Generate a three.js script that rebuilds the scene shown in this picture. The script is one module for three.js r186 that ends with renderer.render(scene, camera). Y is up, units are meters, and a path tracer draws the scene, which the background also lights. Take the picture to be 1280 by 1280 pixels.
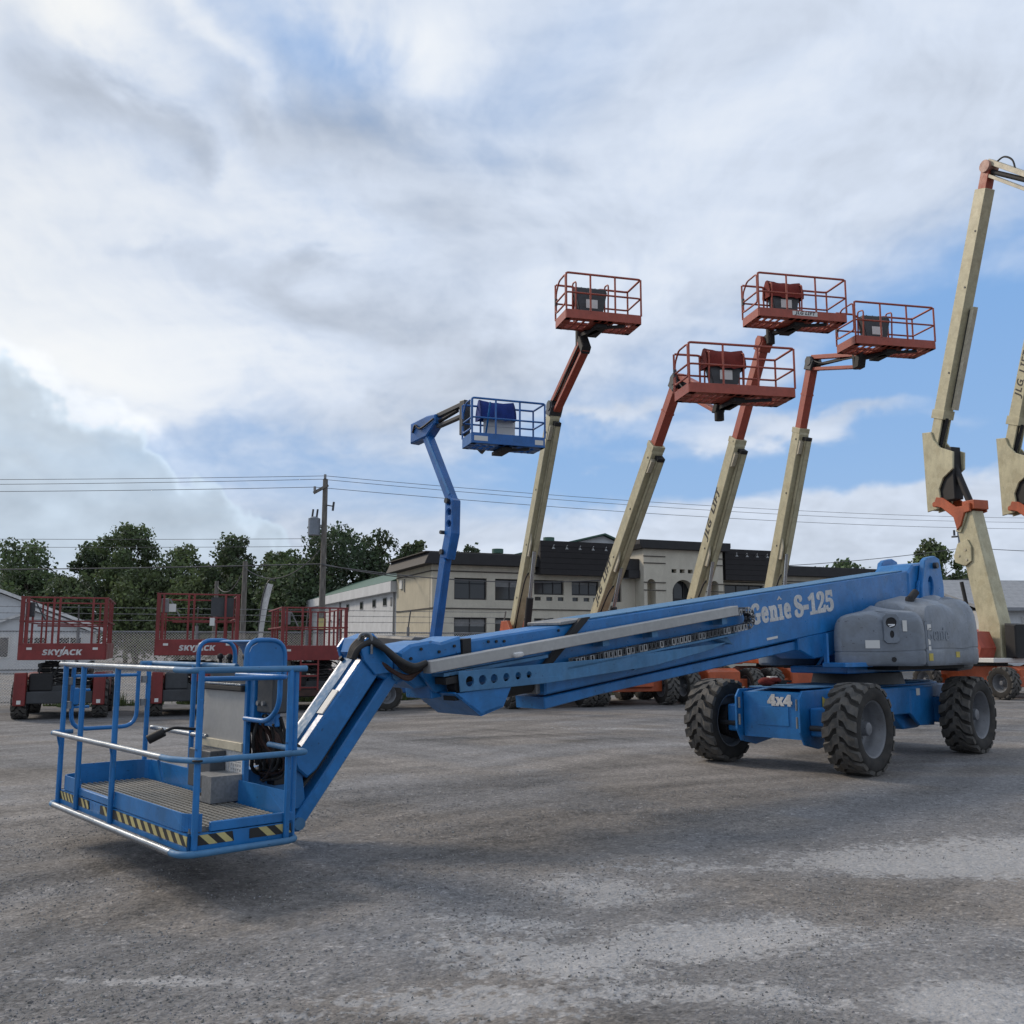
import * as THREE from 'three';
import { RoundedBoxGeometry } from 'three/addons/geometries/RoundedBoxGeometry.js';
import { TextGeometry } from 'three/addons/geometries/TextGeometry.js';
import { FontLoader } from 'three/addons/loaders/FontLoader.js';
import { mergeGeometries, toCreasedNormals } from 'three/addons/utils/BufferGeometryUtils.js';

// ---------------------------------------------------------------- camera, exposure, sun
const scene = new THREE.Scene();
const camera = new THREE.PerspectiveCamera(56.95, 1, 0.1, 2000);
camera.position.set(0, 1.6, 0);
camera.rotation.set(THREE.MathUtils.degToRad(8.0), 0, 0);
const renderer = new THREE.WebGLRenderer({ antialias: true });
renderer.toneMapping = THREE.LinearToneMapping;
renderer.toneMappingExposure = 1.47;
renderer.shadowMap.enabled = true;
const SUN_AZ = -58, SUN_EL = 34;                     // degrees right of the view axis, above the horizon
const D2R = Math.PI / 180;
const dirOf = (az, el) => new THREE.Vector3(Math.sin(az * D2R) * Math.cos(el * D2R), Math.sin(el * D2R), -Math.cos(az * D2R) * Math.cos(el * D2R));
const sun = new THREE.DirectionalLight(0xffeed8, 1.5);
sun.name = 'sun';
sun.position.copy(dirOf(SUN_AZ, SUN_EL).multiplyScalar(120));
sun.castShadow = true; sun.shadow.radius = 22;
Object.assign(sun.shadow.camera, { left: -60, right: 60, top: 60, bottom: -60, near: 1, far: 300 });
scene.add(sun); scene.add(sun.target);

// ---------------------------------------------------------------- noise
function rng(seed) { let s = seed >>> 0; return () => { s = (s + 0x6D2B79F5) >>> 0; let t = s; t = Math.imul(t ^ (t >>> 15), t | 1); t ^= t + Math.imul(t ^ (t >>> 7), t | 61); return ((t ^ (t >>> 14)) >>> 0) / 4294967296; }; }
const HASH = new Float32Array(65536); { const r = rng(77); for (let i = 0; i < 65536; i++) HASH[i] = r(); }
const h2 = (x, y) => HASH[((x & 255) + ((y & 255) << 8)) & 65535];
function vnoise(x, y) { const xi = Math.floor(x), yi = Math.floor(y); let fx = x - xi, fy = y - yi; fx = fx * fx * (3 - 2 * fx); fy = fy * fy * (3 - 2 * fy); const a = h2(xi, yi), b = h2(xi + 1, yi), c = h2(xi, yi + 1), d = h2(xi + 1, yi + 1); return a + (b - a) * fx + (c - a) * fy + (a - b - c + d) * fx * fy; }
function fbm(x, y, o = 5, g = 0.5) { let s = 0, a = 0.5, n = 0; for (let i = 0; i < o; i++) { s += a * vnoise(x, y); n += a; a *= g; const t = x * 1.62 - y * 1.18 + 17.3; y = x * 1.18 + y * 1.62 + 5.1; x = t; } return s / n; }
function pnoise(x, y, p) { const xi = Math.floor(x), yi = Math.floor(y); let fx = x - xi, fy = y - yi; fx = fx * fx * (3 - 2 * fx); fy = fy * fy * (3 - 2 * fy); const m = (v) => ((v % p) + p) % p; const a = h2(m(xi), m(yi)), b = h2(m(xi + 1), m(yi)), c = h2(m(xi), m(yi + 1)), d = h2(m(xi + 1), m(yi + 1)); return a + (b - a) * fx + (c - a) * fy + (a - b - c + d) * fx * fy; }
function pfbm(u, v, p, o = 4) { let s = 0, a = 0.5, n = 0; for (let i = 0; i < o; i++) { s += a * pnoise(u * p + i * 13, v * p + i * 7, p); n += a; a *= 0.55; p *= 2; } return s / n; }
const cl = (x, a = 0, b = 1) => Math.min(b, Math.max(a, x));
const ss = (a, b, x) => { const t = cl((x - a) / (b - a)); return t * t * (3 - 2 * t); };
const mix = (a, b, t) => a + (b - a) * t;

// ---------------------------------------------------------------- sky: air and broken cloud, in azimuth and elevation (degrees)
{
  const W = 4096, H = 2048, data = new Float32Array(W * H * 4);
  // [azimuth, elevation, half-width, half-height, tilt in degrees, amount]
  const COVER = [[22.5, 14, 11, 5.5, 0, -1.0], [31, 17, 8, 6, 0, -0.8], [40, 14, 14, 9, 0, -0.5], [17, 9.5, 14, 2.4, 0, -0.6], [4, 9.5, 10, 3.4, 0, -0.34], [5, 12.5, 5, 3.5, 0, -0.3], [6, 35, 10, 4.5, 20, -0.34], [-17, 36, 8, 2.6, -25, -0.24], [-13, 32, 4, 2.4, -30, -0.26], [-1, 29, 6, 5, 0, -0.12], [-6, 10, 13, 3.6, 0, -0.34], [-17, 10.5, 9, 3, 0, -0.26], [9, 16, 6, 3, 0, -0.12],
    [-26, 9.5, 11, 4, -8, -0.1], [19.5, 13.2, 7.5, 0.75, 4, 0.85], [25, 12.2, 5, 0.9, 0, 0.7], [15.5, 15.5, 3, 1.1, 25, 0.5], [21, 8.4, 6.5, 1.0, 2, 0.7], [12, 8.0, 8, 1.0, 0, 0.45], [28, 8.2, 6, 1.4, 0, 0.6], [7, 11.2, 3, 0.5, 5, 0.3], [12, 6, 20, 1.6, 0, 0.35], [5.5, 14, 3, 0.4, 5, 0.4]];
  const TONE = [[-26.5, 33.2, 6, 1.7, -32, 0.3], [-20, 28.5, 6, 1.6, -28, 0.12], [-24, 15.6, 7.5, 2.4, -8, 0.3], [-14, 16.8, 8, 1.8, -6, 0.16], [-6.5, 33.5, 4, 2.6, 10, 0.24], [-18, 32.5, 5, 1.0, -42, 0.22], [-12, 23.5, 9, 3, 0, 0.08], [3, 20.5, 6, 3, 0, 0.07], [17, 31, 9, 2, 16, 0.12], [11, 23, 9, 2, 14, 0.06],
    [-26, 29, 6.5, 2.2, -6, -0.24], [-20.5, 26.6, 3, 1.4, -50, -0.12], [-12.5, 29.4, 6.5, 2.2, 6, -0.2], [-14, 20.4, 7, 1.3, -12, -0.13], [-4.5, 25.4, 5, 2.6, 0, -0.1], [-3, 16, 8, 3, 0, -0.1], [-13, 21.8, 2.0, 0.45, 0, -0.12], [-22, 22, 2.2, 0.4, 0, -0.08], [-25, 7, 12, 3.5, 0, -0.06], [-10, 11.5, 10, 4, 0, -0.06]];
  const blob = (L, az, el) => { let s = 0; for (const [a, e, rx, ry, t, k] of L) { let dx = az - a; if (dx > 180) dx -= 360; if (dx < -180) dx += 360; const dy = el - e; if (Math.abs(dx) > 3.2 * Math.max(rx, ry) || Math.abs(dy) > 3.2 * Math.max(rx, ry)) continue; const c = Math.cos(t * D2R), n = Math.sin(t * D2R), x = (dx * c + dy * n) / rx, y = (-dx * n + dy * c) / ry, q = x * x + y * y; if (q < 10) s += k * Math.exp(-q); } return s; };
  const sunDir = dirOf(SUN_AZ, SUN_EL);
  for (let j = 0; j < H; j++) {
    const el = (j + 0.5) / H * 180 - 90;
    for (let i = 0; i < W; i++) {
      const at = (j * W + i) * 4;
      if (el < -1.5) { data[at] = 0.14; data[at + 1] = 0.145; data[at + 2] = 0.15; data[at + 3] = 1; continue; }
      const azNow = ((i + 0.5) / W - 0.25) * 360, far = el > 46 || Math.abs(azNow > 180 ? azNow - 360 : azNow) > 42;   // coarse steps where only the light matters
      if (far && ((i & 3) || (j & 3))) { const src = ((j & ~3) * W + (i & ~3)) * 4; data[at] = data[src]; data[at + 1] = data[src + 1]; data[at + 2] = data[src + 2]; data[at + 3] = 1; continue; }
      const lon = ((i + 0.5) / W - 0.5) * 2 * Math.PI;          // atan2(z, x)
      const ce = Math.cos(el * D2R), dx = Math.cos(lon) * ce, dz = Math.sin(lon) * ce, dy = Math.sin(el * D2R);
      const az = Math.atan2(dx, -dz) / D2R;
      // a cloud sheet seen in perspective, plus flatter streaks low down
      const k = 1 / (Math.max(dy, 0) + 0.24), px = dx * k * 2.1 + 40, pz = dz * k * 2.1 + 40;
      const wx = fbm(px * 1.3 + 3, pz * 1.3, 3) - 0.5, wz = fbm(px * 1.3 + 31, pz * 1.3 + 9, 3) - 0.5;
      const n1 = fbm(px * 1.1 + wx * 0.9, pz * 1.1 + wz * 0.9, 7, 0.54), n2 = fbm(px * 2.8 + wx * 0.9 + 70, pz * 2.4 + wz * 0.9 + 20, 7, 0.58);
      const a2 = az + 7 * (n2 - 0.5), e2 = el + 3 * (n1 - 0.5) + 3 * (n2 - 0.5);
      const q3 = fbm(px * 5.2 + wx * 2.6 + 11, pz * 3.1 + wz * 1.2 + 57, 7, 0.62), n3 = 1 - Math.abs(2 * q3 - 1) * 1.6, n4 = fbm(px * 1.9 + 2.2 * wz + 90, pz * 4.4 + 1.4 * wx + 33, 7, 0.6);
      let cov = 0.98 + 0.42 * (n1 - 0.5) + 0.4 * (n2 - 0.5) + 0.3 * (n4 - 0.5) + 0.1 * (n3 - 0.6) + blob(COVER, a2, e2);
      cov = ss(0.12, 0.98, cov);
      const low = Math.exp(-Math.max(el, 0) / 11);
      const br = [mix(0.13, 0.30, low), mix(0.265, 0.42, low), mix(0.51, 0.57, low)];
      const cosS = dx * sunDir.x + dy * sunDir.y + dz * sunDir.z;
      const glow = Math.exp((cosS - 1) * 7);
      let tone = 0.47 + 0.08 * (n2 - 0.5) + 0.10 * (n1 - 0.5) + 0.13 * (n4 - 0.5) + 0.05 * (n3 - 0.6) + blob(TONE, a2, e2) * 0.7 + 0.16 * glow;
      tone = tone > 0.52 ? 0.52 + 0.15 * (1 - Math.exp(-(tone - 0.52) / 0.15)) : Math.max(tone, 0.22);
      const warm = cl((tone - 0.52) * 4 + 0.4 * glow);
      let r = mix(br[0], tone * mix(0.88, 1.03, warm), cov), g = mix(br[1], tone * mix(0.985, 1.0, warm), cov), b = mix(br[2], tone * mix(1.16, 0.92, warm), cov);
      // a towering cloud on the left, its lit rim above, blue-grey shade side below
      const edge = 14.6 - 0.42 * Math.max(0, az + 29) - 0.012 * (az + 29) ** 2 * (az > -29 ? 1 : 0.2) + (fbm(az * 0.35 + 9, 3.1, 4) - 0.5) * 3.4 + (fbm(az * 0.9 + 50, el * 0.9, 4) - 0.5) * 2.4;
      const inTower = (1 - ss(-0.25, 0.25, el - edge)) * ss(-62, -45, az) * (1 - ss(-14, -9, az)) * ss(2, 6, el);
      if (inTower > 0) { const t = 0.40 + 0.2 * (fbm(az * 0.5, el * 0.7 + 40, 5) - 0.5) + 0.12 * ss(1.0, 0, edge - el), q = inTower * 0.72; r = mix(r, t * 0.86, q); g = mix(g, t * 1.04, q); b = mix(b, t * 1.22, q); }
      const rim = Math.exp(-(((el - edge - 0.7) / 0.8) ** 2)) * ss(-50, -40, az) * (1 - ss(-22, -14, az)) * 0.07; r += rim; g += rim * 0.98; b += rim * 0.9;
      // haze brightens the lowest degrees
      const hz = Math.exp(-Math.max(el, 0) / 3.2) * 0.4; r = mix(r, 0.42, hz); g = mix(g, 0.48, hz); b = mix(b, 0.54, hz);
      data[at] = r; data[at + 1] = g; data[at + 2] = b; data[at + 3] = 1;
    }
  }
  const sky = new THREE.DataTexture(data, W, H, THREE.RGBAFormat, THREE.FloatType);
  sky.mapping = THREE.EquirectangularReflectionMapping; sky.magFilter = sky.minFilter = THREE.LinearFilter; sky.colorSpace = THREE.LinearSRGBColorSpace; sky.needsUpdate = true;
  scene.background = sky; scene.environment = sky;
}

// ---------------------------------------------------------------- textures and materials (uv is in metres everywhere)
function tex(size, metres, fn, srgb = true) {
  const d = new Uint8Array(size * size * 4);
  for (let j = 0; j < size; j++) for (let i = 0; i < size; i++) { const c = fn(i / size, j / size), at = (j * size + i) * 4; const v = typeof c === 'number' ? [c, c, c] : c; d[at] = cl(v[0]) * 255; d[at + 1] = cl(v[1]) * 255; d[at + 2] = cl(v[2]) * 255; d[at + 3] = 255; }
  const t = new THREE.DataTexture(d, size, size, THREE.RGBAFormat); t.wrapS = t.wrapT = THREE.RepeatWrapping; t.magFilter = t.minFilter = THREE.LinearFilter; if (srgb) t.colorSpace = THREE.SRGBColorSpace; t.repeat.set(1 / metres, 1 / metres); t.needsUpdate = true; return t;
}
// worn paint: rubbed patches, dust speckle, scratches, chips down to primer
const scr = []; { const r = rng(5); for (let i = 0; i < 60; i++) scr.push([r(), r(), (r() - 0.5) * 1.2, 0.03 + r() * 0.12, r()]); }
const wearMap = tex(768, 1.7, (u, v) => {
  const big = pfbm(u, v, 4, 5), fine = pfbm(u + 0.3, v, 64, 3), streak = pfbm(u, v * 0.25 + 0.1, 24, 3);
  let k = 0.89 + 0.24 * (big - 0.5) + 0.07 * (fine - 0.5) + 0.10 * (streak - 0.5);
  for (const [x, y, a, l, w] of scr) { let dx = u - x, dy = v - y; if (dx > 0.5) dx -= 1; if (dx < -0.5) dx += 1; if (dy > 0.5) dy -= 1; if (dy < -0.5) dy += 1; const c = Math.cos(a), n = Math.sin(a), p = dx * c + dy * n, q = -dx * n + dy * c; if (Math.abs(p) < l && Math.abs(q) < 0.0011) k += (w - 0.35) * 0.2; }
  const chip = pfbm(u + 0.7, v + 0.2, 40, 3), dust = ss(0.52, 0.72, pfbm(u + 0.1, v + 0.6, 6, 5)) * 0.26;
  if (chip > 0.83) k *= 0.75;
  return [mix(k, 0.72, dust), mix(k, 0.69, dust), mix(k, 0.64, dust)];
});
const wearRough = tex(512, 1.3, (u, v) => { const k = 0.5 + 0.55 * (pfbm(u, v, 5, 5) - 0.5) + 0.25 * (pfbm(u + 0.5, v, 50, 2) - 0.5); return [k, cl(k + 0.25), 0]; }, false);
const dullMap = tex(512, 1.1, (u, v) => 0.82 + 0.22 * (pfbm(u, v, 5, 5) - 0.5) + 0.16 * (pfbm(u, v, 70, 2) - 0.5));
const rubberMap = tex(512, 0.6, (u, v) => { const k = 0.75 + 0.35 * (pfbm(u, v, 6, 5) - 0.5), d = ss(0.45, 0.75, pfbm(u + 0.3, v + 0.2, 9, 5)) * 0.5; return [mix(k, 0.98, d), mix(k, 0.94, d), mix(k, 0.88, d)]; });
const brushMap = tex(512, 0.9, (u, v) => 0.86 + 0.16 * (pfbm(u * 1, v, 6, 5) - 0.5) + 0.1 * (pnoise(u * 16, v * 256, 256) - 0.5));
const stuccoMap = tex(512, 3.4, (u, v) => 0.9 + 0.10 * (pfbm(u, v, 5, 5) - 0.5) + 0.07 * (pfbm(u, v * 0.2, 18, 3) - 0.5) + 0.06 * (pfbm(u, v, 120, 2) - 0.5));
const stuccoBump = tex(512, 0.8, (u, v) => pfbm(u, v, 60, 3), false);
const woodMap = tex(512, 1.5, (u, v) => 0.75 + 0.45 * (pfbm(u, v * 0.06, 40, 3) - 0.5) + 0.15 * (pfbm(u, v, 8, 3) - 0.5));
function mat(r, g, b, o = {}) { const m = new THREE.MeshStandardMaterial({ color: new THREE.Color().setRGB(r, g, b), roughness: 0.6, metalness: 0, ...o }); return m; }
const paint = (r, g, b, rough = 0.5, o = {}) => mat(r, g, b, { map: wearMap, roughnessMap: wearRough, roughness: rough, ...o });
const M = {
  blue: paint(0.018, 0.20, 0.54, 0.5), blueFaded: paint(0.07, 0.22, 0.42, 0.85), blueNavy: paint(0.016, 0.15, 0.48, 0.5), blueCloth: mat(0.015, 0.05, 0.28, { map: dullMap, roughness: 0.95 }),
  hood: paint(0.215, 0.25, 0.30, 0.58), hoodDark: paint(0.09, 0.10, 0.115, 0.75),
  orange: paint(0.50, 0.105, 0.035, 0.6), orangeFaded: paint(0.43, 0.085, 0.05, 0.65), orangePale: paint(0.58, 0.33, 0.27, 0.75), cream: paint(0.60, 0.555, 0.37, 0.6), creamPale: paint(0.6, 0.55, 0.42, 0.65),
  red: paint(0.25, 0.03, 0.028, 0.6), redCloth: mat(0.24, 0.03, 0.022, { map: dullMap, roughness: 0.95 }),
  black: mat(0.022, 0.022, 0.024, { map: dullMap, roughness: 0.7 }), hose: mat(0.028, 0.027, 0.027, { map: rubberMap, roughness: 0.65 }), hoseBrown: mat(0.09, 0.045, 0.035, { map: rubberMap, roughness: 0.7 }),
  dark: paint(0.05, 0.055, 0.062, 0.65), rubber: mat(0.045, 0.043, 0.041, { map: rubberMap, roughness: 0.92 }),
  steel: mat(0.42, 0.42, 0.42, { map: brushMap, metalness: 0.85, roughness: 0.42, roughnessMap: wearRough }), alu: mat(0.46, 0.46, 0.45, { map: stuccoMap, metalness: 0.35, roughness: 0.6, roughnessMap: wearRough }), galv: mat(0.36, 0.37, 0.38, { map: dullMap, metalness: 0.5, roughness: 0.6 }), chrome: mat(0.55, 0.56, 0.58, { metalness: 1, roughness: 0.18 }),
  railSheenAndLip: mat(0.42, 0.47, 0.53, { map: dullMap, metalness: 0.7, roughness: 0.42, roughnessMap: wearRough }), rim: paint(0.19, 0.20, 0.22, 0.55), tread: mat(0.15, 0.145, 0.138, { map: rubberMap, roughness: 0.95 }), grate: mat(0.34, 0.33, 0.30, { map: dullMap, metalness: 0.25, roughness: 0.65 }), white: mat(0.84, 0.84, 0.83, { map: dullMap, roughness: 0.7 }), sticker: mat(0.62, 0.62, 0.6, { roughness: 0.6 }), yellow: mat(0.62, 0.50, 0.09, { map: wearMap, roughness: 0.6 }), paleYellow: mat(0.6, 0.52, 0.22, { map: wearMap, roughness: 0.6 }), hazBlack: mat(0.02, 0.02, 0.02, { map: wearMap, roughness: 0.6 }),  // pale rail metal: sky sheen put into the colour; also the console lip
  stucco: mat(0.56, 0.515, 0.40, { map: stuccoMap, bumpMap: stuccoBump, bumpScale: 0.004, roughness: 0.95 }), stuccoGrey: mat(0.66, 0.62, 0.52, { map: stuccoMap, bumpMap: stuccoBump, bumpScale: 0.004, roughness: 0.95 }), fascia: mat(0.032, 0.032, 0.036, { map: dullMap, roughness: 0.7 }), signBoard: mat(0.022, 0.02, 0.023, { map: dullMap, roughness: 0.75 }), trim: mat(0.10, 0.09, 0.08, { map: dullMap, roughness: 0.85 }),
  siding: mat(0.66, 0.68, 0.70, { map: stuccoMap, roughness: 0.7 }), greenRoof: mat(0.07, 0.17, 0.13, { map: dullMap, roughness: 0.6 }), greyRoof: mat(0.36, 0.38, 0.41, { map: dullMap, roughness: 0.7 }), glass: new THREE.MeshPhysicalMaterial({ color: new THREE.Color().setRGB(0.025, 0.03, 0.035), roughness: 0.08, metalness: 0, specularIntensity: 1 }), frameDark: mat(0.02, 0.02, 0.022, { roughness: 0.6 }), blind: mat(0.30, 0.31, 0.32, { map: dullMap, roughness: 0.9 }),
  fenceWire: mat(0.46, 0.47, 0.48, { metalness: 0.3, roughness: 0.6 }), wood: mat(0.27, 0.25, 0.225, { map: woodMap, roughness: 0.95 }), wire: mat(0.09, 0.09, 0.095, { roughness: 0.7 }), bark: mat(0.10, 0.08, 0.065, { map: woodMap, roughness: 1 }), amber: mat(0.5, 0.12, 0.02, { roughness: 0.3 }),
};

// ---------------------------------------------------------------- modelling helpers
const V = (x, y, z) => new THREE.Vector3(x, y, z);
let CM = new THREE.Matrix4();
function within(m, fn) { const old = CM; CM = old.clone().multiply(m); const r = fn(); CM = old; return r; }
const T = (x, y, z) => new THREE.Matrix4().makeTranslation(x, y, z), RX = (a) => new THREE.Matrix4().makeRotationX(a), RY = (a) => new THREE.Matrix4().makeRotationY(a), RZ = (a) => new THREE.Matrix4().makeRotationZ(a);
function box(x0, x1, y0, y1, z0, z1, r = 0) { const w = Math.abs(x1 - x0), h = Math.abs(y1 - y0), d = Math.abs(z1 - z0); const g = r ? new RoundedBoxGeometry(w, h, d, 1, Math.min(r, w / 2.05, h / 2.05, d / 2.05)) : new THREE.BoxGeometry(w, h, d); return g.translate((x0 + x1) / 2, (y0 + y1) / 2, (z0 + z1) / 2); }
function alongY(g, p, q) { const d = q.clone().sub(p), l = d.length(); g.applyQuaternion(new THREE.Quaternion().setFromUnitVectors(V(0, 1, 0), d.normalize())); return g.translate((p.x + q.x) / 2, (p.y + q.y) / 2, (p.z + q.z) / 2); }
function rod(p, q, r, seg = 8, r2 = r) { return alongY(new THREE.CylinderGeometry(r2, r, p.distanceTo(q), seg), p, q); }
// a flat bar from p to q: w across (horizontal when it can be), h the other way
function bar(p, q, w, h, c = 0) { const d = q.clone().sub(p), l = d.length(), x = d.clone().normalize(); let z = V(0, 1, 0).cross(x).negate(); if (z.lengthSq() < 1e-4) z = V(0, 0, 1); z.normalize(); const y = z.clone().cross(x); const g = c ? new RoundedBoxGeometry(l, h, w, 1, c) : new THREE.BoxGeometry(l, h, w); return g.applyMatrix4(new THREE.Matrix4().makeBasis(x, y, z).setPosition(p.clone().add(q).multiplyScalar(0.5))); }
function tube(pts, r, bend = 0.08, seg = 8, closed = false) {
  const P = pts.map((p) => V(...p)), path = new THREE.CurvePath(), n = P.length;
  const corner = (a, b, c) => { const u = a.clone().sub(b), w = c.clone().sub(b), k = Math.min(bend, u.length() * 0.49, w.length() * 0.49); return [b.clone().add(u.setLength(k)), b.clone().add(w.setLength(k))]; };
  let last = closed ? null : P[0]; const first = [];
  const idx = closed ? [...Array(n).keys()] : [...Array(n - 2).keys()].map((i) => i + 1);
  let steps = 0;
  for (const i of idx) { const [a, b] = corner(P[(i + n - 1) % n], P[i], P[(i + 1) % n]); if (last) { path.add(new THREE.LineCurve3(last, a)); } else first.push(a); path.add(new THREE.QuadraticBezierCurve3(a, P[i], b)); last = b; steps++; }
  path.add(new THREE.LineCurve3(last, closed ? first[0] : P[n - 1]));
  // sample each piece, so that straights stay straight
  const S = []; for (const c of path.curves) { const k = c.isLineCurve3 ? 1 : 5; for (let i = 0; i < k; i++) S.push(c.getPoint(i / k)); } S.push(path.curves.at(-1).getPoint(1));
  return sweep(S, r, seg, closed);
}
function sweep(S, r, seg = 8, closed = false) {
  const pos = [], idx = [], nor = []; let N = null; const n = S.length, R = typeof r === 'function' ? r : () => r;
  for (let i = 0; i < n; i++) {
    const t = S[Math.min(i + 1, n - 1)].clone().sub(S[Math.max(i - 1, 0)]); if (closed && (i === 0 || i === n - 1)) t.copy(S[1]).sub(S[n - 2]); t.normalize();
    if (!N) { N = Math.abs(t.y) < 0.9 ? V(0, 1, 0) : V(1, 0, 0); } N = N.clone().addScaledVector(t, -N.dot(t)).normalize(); const B = t.clone().cross(N);
    for (let j = 0; j < seg; j++) { const a = j / seg * 2 * Math.PI, d = N.clone().multiplyScalar(Math.cos(a)).addScaledVector(B, Math.sin(a)); pos.push(S[i].x + d.x * R(i / (n - 1)), S[i].y + d.y * R(i / (n - 1)), S[i].z + d.z * R(i / (n - 1))); nor.push(d.x, d.y, d.z); }
  }
  for (let i = 0; i < n - 1; i++) for (let j = 0; j < seg; j++) { const a = i * seg + j, b = i * seg + (j + 1) % seg; idx.push(a, b, a + seg, b, b + seg, a + seg); }
  if (!closed) for (const e of [0, n - 1]) { const c = pos.length / 3, t = S[e].clone().sub(S[e ? n - 2 : 1]).normalize(); for (let j = 0; j < seg; j++) { pos.push(...pos.slice((e * seg + j) * 3, (e * seg + j) * 3 + 3)); nor.push(t.x, t.y, t.z); } for (let j = 1; j < seg - 1; j++) e ? idx.push(c, c + j, c + j + 1) : idx.push(c, c + j + 1, c + j); }
  const g = new THREE.BufferGeometry(); g.setAttribute('position', new THREE.Float32BufferAttribute(pos, 3)); g.setAttribute('normal', new THREE.Float32BufferAttribute(nor, 3)); g.setIndex(idx); return g;
}
const curve = (pts, n = 24) => new THREE.CatmullRomCurve3(pts.map((p) => V(...p))).getPoints(n);
const hoseGeo = (pts, r, n = 24, seg = 8) => sweep(curve(pts, n), r, seg);
// an outline in x, y pushed from z0 to z1
function prism(pts, z0, z1, bevel = 0, holes = []) {
  const s = new THREE.Shape(pts.map(([x, y]) => new THREE.Vector2(x, y))); for (const h of holes) { const p = new THREE.Path(); if (h.length === 3) p.absarc(h[0], h[1], h[2], 0, 2 * Math.PI, true); else p.absellipse(h[0], h[1], h[2], h[3], 0, 2 * Math.PI, true, 0); s.holes.push(p); }
  const g = new THREE.ExtrudeGeometry(s, { depth: Math.abs(z1 - z0) - 2 * bevel, bevelEnabled: bevel > 0, bevelSize: bevel, bevelOffset: -bevel, bevelThickness: bevel, bevelSegments: 1, curveSegments: 12 }); return g.translate(0, 0, Math.min(z0, z1) + bevel);
}
function plainGeo(g) { const q = g.index ? g.toNonIndexed() : g; for (const k of Object.keys(q.attributes)) if (!['position', 'normal', 'color'].includes(k)) q.deleteAttribute(k); if (!q.attributes.normal) q.computeVertexNormals(); q.morphAttributes = {}; return q; }
function boxUV(g) { const p = g.attributes.position, n = g.attributes.normal, uv = new Float32Array(p.count * 2); for (let i = 0; i < p.count; i += 3) { let nx = 0, ny = 0, nz = 0; for (let k = 0; k < 3; k++) { nx += n.getX(i + k); ny += n.getY(i + k); nz += n.getZ(i + k); } nx = Math.abs(nx); ny = Math.abs(ny); nz = Math.abs(nz); for (let k = 0; k < 3; k++) { const x = p.getX(i + k), y = p.getY(i + k), z = p.getZ(i + k); uv[(i + k) * 2] = nx > ny && nx > nz ? z + 0.37 : x; uv[(i + k) * 2 + 1] = ny >= nx && ny >= nz ? z : y; } } g.setAttribute('uv', new THREE.BufferAttribute(uv, 2)); return g; }
function shape(geos) { const list = [geos].flat(9).filter(Boolean).map(plainGeo); const g = list.length > 1 ? mergeGeometries(list) : list[0]; boxUV(g); return g; }
function mesh(name, geos, material, parent) { const g = shape(geos).applyMatrix4(CM); const m = new THREE.Mesh(g, material); m.name = name; m.castShadow = m.receiveShadow = true; parent.add(m); return m; }
const used = {};
function numbered(name) { const n = used[name] = (used[name] ?? -1) + 1; return n ? name + '_' + String(n).padStart(3, '0') : name; }
function thing(name, label, category, [x, y, z] = [0, 0, 0], turn = 0, group) { const o = new THREE.Group(); o.name = numbered(name); o.position.set(x, y, z); o.rotation.y = turn; o.userData = { label, category }; if (group) o.userData.group = group; scene.add(o); return o; }
function single(name, label, category, geos, material, group) { const m = mesh(numbered(name), geos, material, scene); m.userData = { label, category }; if (group) m.userData.group = group; return m; }
function structure(name, geos, material) { const m = mesh(numbered(name), geos, material, scene); m.userData = { kind: 'structure' }; return m; }
function sub(name, parent) { const o = new THREE.Group(); o.name = name; parent.add(o); return o; }
const FB = await new FontLoader().loadAsync('fonts/droid/droid_sans_bold.typeface.json'), FS = await new FontLoader().loadAsync('fonts/droid/droid_serif_bold.typeface.json');
function text(str, h, { font = FB, depth = 0.006, wide = 1, slant = 0, fat = 0 } = {}) { const g = new TextGeometry(str, { font, size: h, depth, curveSegments: 5, bevelEnabled: fat > 0, bevelSize: fat, bevelThickness: 0.001, bevelSegments: 1 }); g.computeBoundingBox(); const b = g.boundingBox; g.translate(-(b.min.x + b.max.x) / 2, -(b.min.y + b.max.y) / 2, 0); g.scale(wide, 1, 1); if (slant) g.applyMatrix4(new THREE.Matrix4().makeShear(0, 0, slant, 0, 0, 0)); return g; }
function spaced(str, h, gap, opt) { let x = 0; const out = []; for (const c of str) { const g = text(c, h, opt); g.computeBoundingBox(); const b = g.boundingBox, w = b.max.x - b.min.x, base = text(c + 'x', h, { ...opt, fat: 0 }); base.computeBoundingBox(); out.push([g, x + w / 2, c]); x += w + gap; } return out.map(([g, at, c]) => { const hgt = g.boundingBox.max.y - g.boundingBox.min.y; return g.translate(at - x / 2, (hgt - h) / 2, 0); }); }
const place = (g, m) => g.applyMatrix4(m);
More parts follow.
